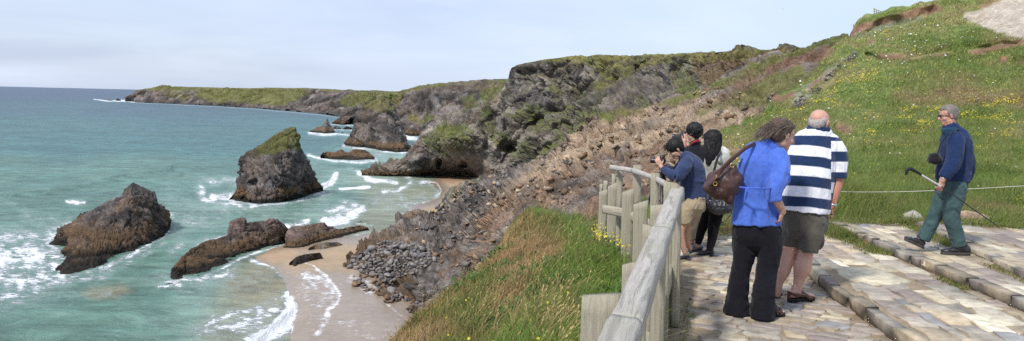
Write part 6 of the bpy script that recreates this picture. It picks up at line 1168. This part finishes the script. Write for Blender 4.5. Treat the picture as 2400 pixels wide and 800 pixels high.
lady2 = person('woman with long black hair in grey hooded jacket and black leggings', S, (.50, .30, .21), lambda W, c: fc(org)(W, c)); hair_cap(S, hp, hA, Hh, (.012, .010, .010), lady2, RS, thick=.06, fold=.007)
Q = Sh(Y, org); Q.tube([(1672,322,.0,19,20),(1670,345,-.02,19,19),(1666,365,-.05,14,14),(1662,380,-.06,7,8)]); Q.build('hair', M_HAIR, lady2, (.012, .010, .010), fold=.016, fs=(45, 45, 5), vox=.007)
Q = Sh(Y, org); Q.tube([(1680,470,0,29,22),(1683,440,0,30,23),(1684,405,0,29,24),(1683,378,0,29,25),(1680,364,0,20,18)], flat0=True); Q.tube([(1697,373,-.09,15),(1705,400,-.12,14),(1704,425,-.13,13),(1694,448,-.19,10)], flat1=True); Q.tube([(1666,373,.13,15),(1655,412,.19,13),(1651,434,.16,10)], flat1=True); Q.build('jacket', M_CLOTH, lady2, (.34, .34, .29), fold=.016, fs=(10, 10, 7), seed=14, vox=.008)
Q = Sh(Y, org); Q.tube([(1692,352,-.02,9,12),(1700,360,-.05,10,13),(1698,372,-.09,10,12),(1686,374,-.13,9,9)]); Q.build('hood', M_CLOTH, lady2, (.52, .52, .48), fold=.010, vox=.007)
Q = Sh(Y, org); Q.tube([(1680,464,0,26,20),(1678,485,0,26,21)], flat0=True); Q.tube([(1670,480,.05,17),(1650,525,.06,12),(1640,555,.06,9),(1636,572,.06,7)], flat1=True); Q.tube([(1682,480,-.03,19),(1673,530,-.04,14),(1668,565,-.04,10),(1662,588,-.04,7.5)], flat1=True); Q.build('leggings', M_DENIM, lady2, (.008, .007, .008), fold=.005, vox=.008)
for (a, b_) in (((1672, 598), (1632, 600)), ((1646, 588), (1627, 590))):
    a, b_ = on(a[0], a[1], 0) - org, on(b_[0], b_[1], 0) - org; L_ = np.linalg.norm(b_ - a); b_ = a + (b_ - a) / L_ * .22; Q = Sh(Y, org); foot_parts(Q, a + [0, 0, .012], b_ + [0, 0, .012], a + (b_ - a) * .3 + [0, 0, .03], .075, grow=.002); s_ = Q.build('shoe', M_LEATHER, lady2, (.02, .02, .025), vox=.006); sole('sole', None, a + [0, 0, .002], b_ + [0, 0, .002], .082, .012, M_RUBBER, s_, (.05, .05, .05))
bo = at(1686, 482, Y - .22); S = Sh(Y - .22, bo); S.tube([(1664,478,0,10,14),(1680,484,0,18,18),(1700,484,0,17,18),(1712,478,0,10,12)], side=(0, 0, 1)); hb = S.build('handbag', M_GLOSS, None, (.020, .021, .026), fold=.02, fs=(20, 20, 20), vox=.007); tag(hb, 'shiny crumpled black bag at the hip of the woman in grey', 'bag')
Q = Sh(Y - .22, bo); Q.tube([(1664,474,0,3,1.2),(1666,440,-.03,3,1.2),(1674,400,-.06,3,1.2),(1684,366,-.02,3,1.2),(1690,356,.1,3,1.2)]); Q.tube([(1708,474,0,3,1.2),(1706,440,.04,3,1.2)]); Q.build('strap', M_CLOTH, hb, (.02, .02, .025), vox=0)
S = Sh(Y, at(1700, 520, Y)); S.tube([(1716,498,-.1,.9),(1708,510,-.1,.9),(1697,520,-.08,.9),(1684,526,-.05,.9),(1674,530,-.03,.9)]); pc = S.build('cord', M_CLOTH, None, (.08, .05, .25), vox=0); tag(pc, 'thin purple cord looping below the two bags', 'cord')

for pr in [o for o in list(COL.objects) if o.name.split('.')[0] == 'person']:
    tuck(pr, [c for c in pr.children if c.name.split('.')[0] in ('shirt', 'trousers', 'shorts', 'fleece_jacket', 'sweatshirt', 'top', 'jacket', 'leggings', 'collar', 'shoe')])
# ---------- loose stones ----------
SG, SN_, SU, SV = SPUR
PS = SG.reshape(-1, 3); bvhs = BVHTree.FromPolygons([Vector(p) for p in PS], gridfaces(*SG.shape[:2]).tolist())
camv = Vector(CAM)
def hit(u, v, bv=None):
    d = Vector(ray(u, v)).normalized(); h = (bv or bvhs).ray_cast(camv, d); return (np.array(h[0]), np.array(h[1])) if h[0] is not None else None
def stone_mesh(seed, flat=.55, ang=.22):
    import bmesh
    bm = bmesh.new(); bmesh.ops.create_icosphere(bm, subdivisions=2, radius=1.0); V = np.array([v_.co[:] for v_ in bm.verts]); Fq = np.array([[x.index for x in f.verts] for f in bm.faces]); bm.free(); rs = np.random.RandomState(seed)
    for _ in range(15):
        d = rs.randn(3); d /= np.linalg.norm(d); k = rs.uniform(.42, .78); t = V @ d; V = V - np.outer(np.where(t > k, (t - k) * .97, 0), d)
    V = V * (1 + ang * .5 * fbm(V * 1.3 + seed, 2, seed))[:, None] * np.array([1, .75, flat]); n = len(V)
    tint = np.array([(.17, .155, .155), (.21, .19, .185), (.15, .135, .14), (.24, .22, .21), (.19, .16, .14)][seed % 5]); c = C3(n, tint) * (1 + .25 * fbm(V * 2, 3, seed + 5))[:, None]
    return make_mesh('boulder', V, Fq, {'col': c})
SM = [stone_mesh(s_, [.55, .45, .7, .6][s_ % 4]) for s_ in range(12)]
BM = []
for s_ in range(5):
    me = stone_mesh(60 + s_, .6); a = me.attributes['col']; n = len(me.vertices); q = np.empty(n * 4, np.float32); a.data.foreach_get('color', q); q = q.reshape(-1, 4); q[:, :3] = q[:, :3] * np.array([.95, .65, .42]) ; a.data.foreach_set('color', q.ravel()); BM.append(me)
M_BOULD = col_mat('beach_boulder', 1.6, .3, .85, .15, .7, spec=.35)
for me in SM + BM: me.materials.append(M_BOULD)
rs = np.random.RandomState(31); HEAP = [(812,640),(826,606),(862,584),(900,566),(950,570),(1005,585),(1020,612),(975,640),(930,652),(915,680),(960,700),(1000,712),(985,742),(930,738),(905,705),(860,688),(828,668)]
placed = []; tries = 0
while len(placed) < 255 and tries < 30000:
    tries += 1; a, b_ = rs.uniform(808, 1110), rs.uniform(560, 745)
    if not bool(inpoly(np.array(a), np.array(b_), HEAP)): continue
    g = hit(a, b_)
    if g is None: continue
    big = rs.rand() ** 2.2; r_px = 6.0 + 10 * big
    if any((a - q[0]) ** 2 + ((b_ - q[1]) * 1.4) ** 2 < ((r_px + q[2]) * .60) ** 2 for q in placed): continue
    placed.append((a, b_, r_px)); p, nn = g; s = r_px / F * p[1]; brown = (b_ > 640 + .25 * (a - 830)) and rs.rand() < .75
    me = (BM if brown else SM)[rs.randint(5 if brown else 12)]; o = link('boulder', me, None, label='brown weathered boulder low in the heap at the wave-washed cliff foot' if brown else 'grey rounded boulder in the heap at the cliff foot', cat='boulder', group='brown boulders along the wave-washed edge of the heap' if brown else 'grey boulders heaped at the cliff foot', loc=p + np.array([0, 0, s * .25]))
    o.rotation_euler = (rs.uniform(-.4, .4), rs.uniform(-.4, .4), rs.uniform(0, 6.28)); o.scale = (s * rs.uniform(1.05, 1.4), s * rs.uniform(1, 1.3), s * rs.uniform(.9, 1.3))
# beach cobbles scattered on the sand
for a, b_, r in [(838,574,6),(846,576,4),(828,606,5),(800,606,3),(812,612,4),(795,630,6),(805,636,4),(782,622,3),(877,692,6),(884,688,3),(770,614,3),(790,606,3),(835,590,4),(858,664,4),(905,742,5),(930,752,4),(943,757,5),(915,752,4)]:
    p = on(a, b_, SEA + .3); s = r / F * p[1]; o = link('boulder', BM[int(a) % 5], None, label='small dark cobble lying loose on the wet sand', cat='boulder', group='cobbles scattered on the sand', loc=p); o.scale = (s, s, s * .8); o.rotation_euler = (0, 0, a)
def debris(name, poly, n, smin, smax, seed, pal_, bvt, label, sink=.2, flat=.4):
    """one mesh of countless angular fragments"""
    rs = np.random.RandomState(seed); pl = np.array(poly); VV, FF, CC = [], [], []; k = 0; t0 = 0
    base = np.array([[x, y, z] for x in (-1, 1) for y in (-1, 1) for z in (-1, 1)], float); fq = np.array([[0, 1, 3, 2], [4, 6, 7, 5], [0, 4, 5, 1], [2, 3, 7, 6], [0, 2, 6, 4], [1, 5, 7, 3]])
    while k < n and t0 < n * 6:
        t0 += 1; a, b_ = rs.uniform(pl[:, 0].min(), pl[:, 0].max()), rs.uniform(pl[:, 1].min(), pl[:, 1].max())
        if not bool(inpoly(np.array(a), np.array(b_), poly)): continue
        if fbm(np.array([a / 25., b_ / 18., 0.]), 2, seed) < rs.uniform(-.2, .45): continue
        g = hit(a, b_, bvt)
        if g is None: continue
        p, nn = g; s = (smin + (smax - smin) * rs.rand() ** 4.5) / F * p[1]; v_ = base * (1 + rs.uniform(-.35, .25, (8, 3))) * np.array([1, rs.uniform(.5, .9), rs.uniform(.25, .6) * flat * 2]) * s
        R_ = np.array(Matrix.Rotation(rs.uniform(0, 6.28), 3, 'Z') @ Matrix.Rotation(rs.uniform(-.7, .7), 3, 'X') @ Matrix.Rotation(rs.uniform(-.7, .7), 3, 'Y')); VV.append(v_ @ R_.T + p + nn * s * sink); FF.append(fq + k * 8)
        c = np.array(pal_[rs.randint(len(pal_))]) * rs.uniform(.6, 1.25); CC.append(np.tile(c, (8, 1))); k += 1
    return link(name, make_mesh(name, np.concatenate(VV), np.concatenate(FF), {'col': np.concatenate(CC)}), M_SCREE, kind='stuff', label=label)
GREYS = [(.16, .15, .15), (.22, .2, .2), (.3, .28, .27), (.12, .11, .115), (.2, .16, .13)]; BROWNS = [(.40, .26, .16), (.50, .37, .24), (.32, .20, .13), (.56, .45, .32), (.33, .27, .22), (.24, .20, .18)]
debris('rubble', HEAP, 1000, 1.8, 5.0, 41, GREYS, bvhs, 'smaller grey stones filling the heap at the cliff foot', flat=.7)
debris('rubble', [(1000,600),(1080,540),(1150,470),(1240,410),(1330,330),(1400,270),(1520,256),(1640,215),(1700,200),(1760,230),(1900,190),(1880,240),(1700,340),(1640,400),(1560,470),(1420,500),(1240,490),(1200,580),(1120,650)], 2200, 1.0, 10, 42, BROWNS, bvhs, 'broken brown slate fragments strewn over the landslide')
debris('rubble', [(960,560),(1040,440),(1110,415),(1210,402),(1160,470),(1100,540),(1040,600)], 500, 1.0, 7, 43, GREYS + BROWNS[:2], bvhs, 'grey slate fragments on the lower spur')
CG = CLIFF[0]; bvc = BVHTree.FromPolygons([Vector(p) for p in CG.reshape(-1, 3)], gridfaces(*CG.shape[:2]).tolist())
debris('rubble', [(930,398),(1200,396),(1330,350),(1300,400),(1200,418),(930,416)], 1500, .8, 2.6, 44, [(.2, .15, .1), (.26, .2, .14), (.14, .11, .09)], bvc, 'brown stones along the foot of the far cliff')
debris('rubble', [(1910,185),(1950,165),(2005,120),(2012,132),(1960,172),(1915,225),(1870,262),(1852,250)], 700, 1.5, 5, 45, GREYS + [(.36, .34, .33)], HILL_BVH, 'grey slate pieces showing through the turf edge')
# ---------- two boulders behind the walking man ----------
for (a, b_, Yb_, sx, sz, lb, col) in [(2148,528,11.6,.19,.25,'pale grey boulder in the grass left of the walking man\'s legs',(.36,.33,.27)), (2290,528,11.4,.26,.27,'reddish buff boulder in the grass behind the walking man\'s pole',(.36,.26,.18))]:
    p = at(a, b_, Yb_); me = stone_mesh(int(a) % 50, .8, .3); n = len(me.vertices); q = np.empty(n * 3, np.float32); me.vertices.foreach_get('co', q); c = C3(n, col) * (1 + .3 * fbm(q.reshape(-1, 3) * 2.2, 4, 5))[:, None]; me.attributes['col'].data.foreach_set('color', np.concatenate([c, np.ones((n, 1))], 1).astype(np.float32).ravel())
    me.polygons.foreach_set('use_smooth', np.ones(len(me.polygons), bool)); o = link('boulder', me, col_mat('lichened_stone', 7, .35, .9, .02, .8), label=lb, cat='boulder', loc=p + np.array([0, 0, .06])); o.scale = (sx * 1.25, .24, sz)
# ---------- rope line ----------
Rp = [at(1905, 447, 12.4), at(1982, 450, 12.3), at(2100, 450, 12.25), at(2190, 447, 12.2), at(2400, 436, 12.1), at(2560, 424, 12.0)]
S = Sh(1, (0, 0, 0)); S.tubew(Rp, [.0048] * 6, side=(0, 0, 1), seg=8); rp = S.build('rope_barrier', M_CLOTH, None, (.52, .50, .44), vox=0); tag(rp, 'pale rope strung across the grass behind the walking man', 'rope')
for p in (Rp[0], Rp[-1]):
    g = HILL_BVH.ray_cast(Vector((p[0], p[1], 10)), Vector((0, 0, -1)))[0]; zb = g.z - .1 if g else 0; q = plank('post', (p[0], p[1], zb), (p[0], p[1], p[2] + .06), .07, .07, M_PALE, rp, s=p[0])
# ---------- gate on the skyline ----------
pg = at(2048, 42, 77.4); pb = [at(2049, 40, 77.6), at(2049, 19, 77.6)]; gt = link('field_gate', None, label='small slatted timber gate on the hilltop skyline', cat='gate', loc=pb[0])
def lp(u, v, d=0): return tuple(at(u, v, 77.6 + d))
plank('gate_post', lp(2049, 44), lp(2049, 19), .09, .09, M_PALE, gt); plank('gate_post', lp(2070, 42, 3), lp(2070, 27, 3), .07, .07, M_PALE, gt)
for dv in (3, 8, 13): plank('rail', lp(2049, 19 + dv), lp(2070, 26 + dv * .9, 3), .03, .07, M_PALE, gt, side=(0, 0, 1))
for k in range(1, 4): f = k / 4; plank('slat', lp(2049 + 21 * f, 41, 3 * f), lp(2049 + 21 * f, 20 + 7 * f, 3 * f), .05, .03, M_PALE, gt)


# ---------- gull ----------
gp = at(1834, 22, 190); S = Sh(60, gp); S.tubew([np.array([-.18, 0, 0.]), np.array([0, 0, .01]), np.array([.2, 0, .02])], [.02, .06, .02], side=(0, 1, 0)); gl = S.build('gull', M_CLOTH, None, (.7, .7, .7), vox=.012, smooth=1); tag(gl, 'tiny white gull flying high above the headland', 'bird')
for sg in (-1, 1): Q = Sh(60, (0, 0, 0)); Q.tubew([np.array([0, 0, .02]), np.array([-.03, sg * .25, .12]), np.array([.06, sg * .55, .05])], [(.07, .012), (.06, .01), (.02, .005)], side=(1, 0, 0)); Q.build('wing', M_CLOTH, gl, (.6, .6, .62), vox=0)
bpy.context.view_layer.update()
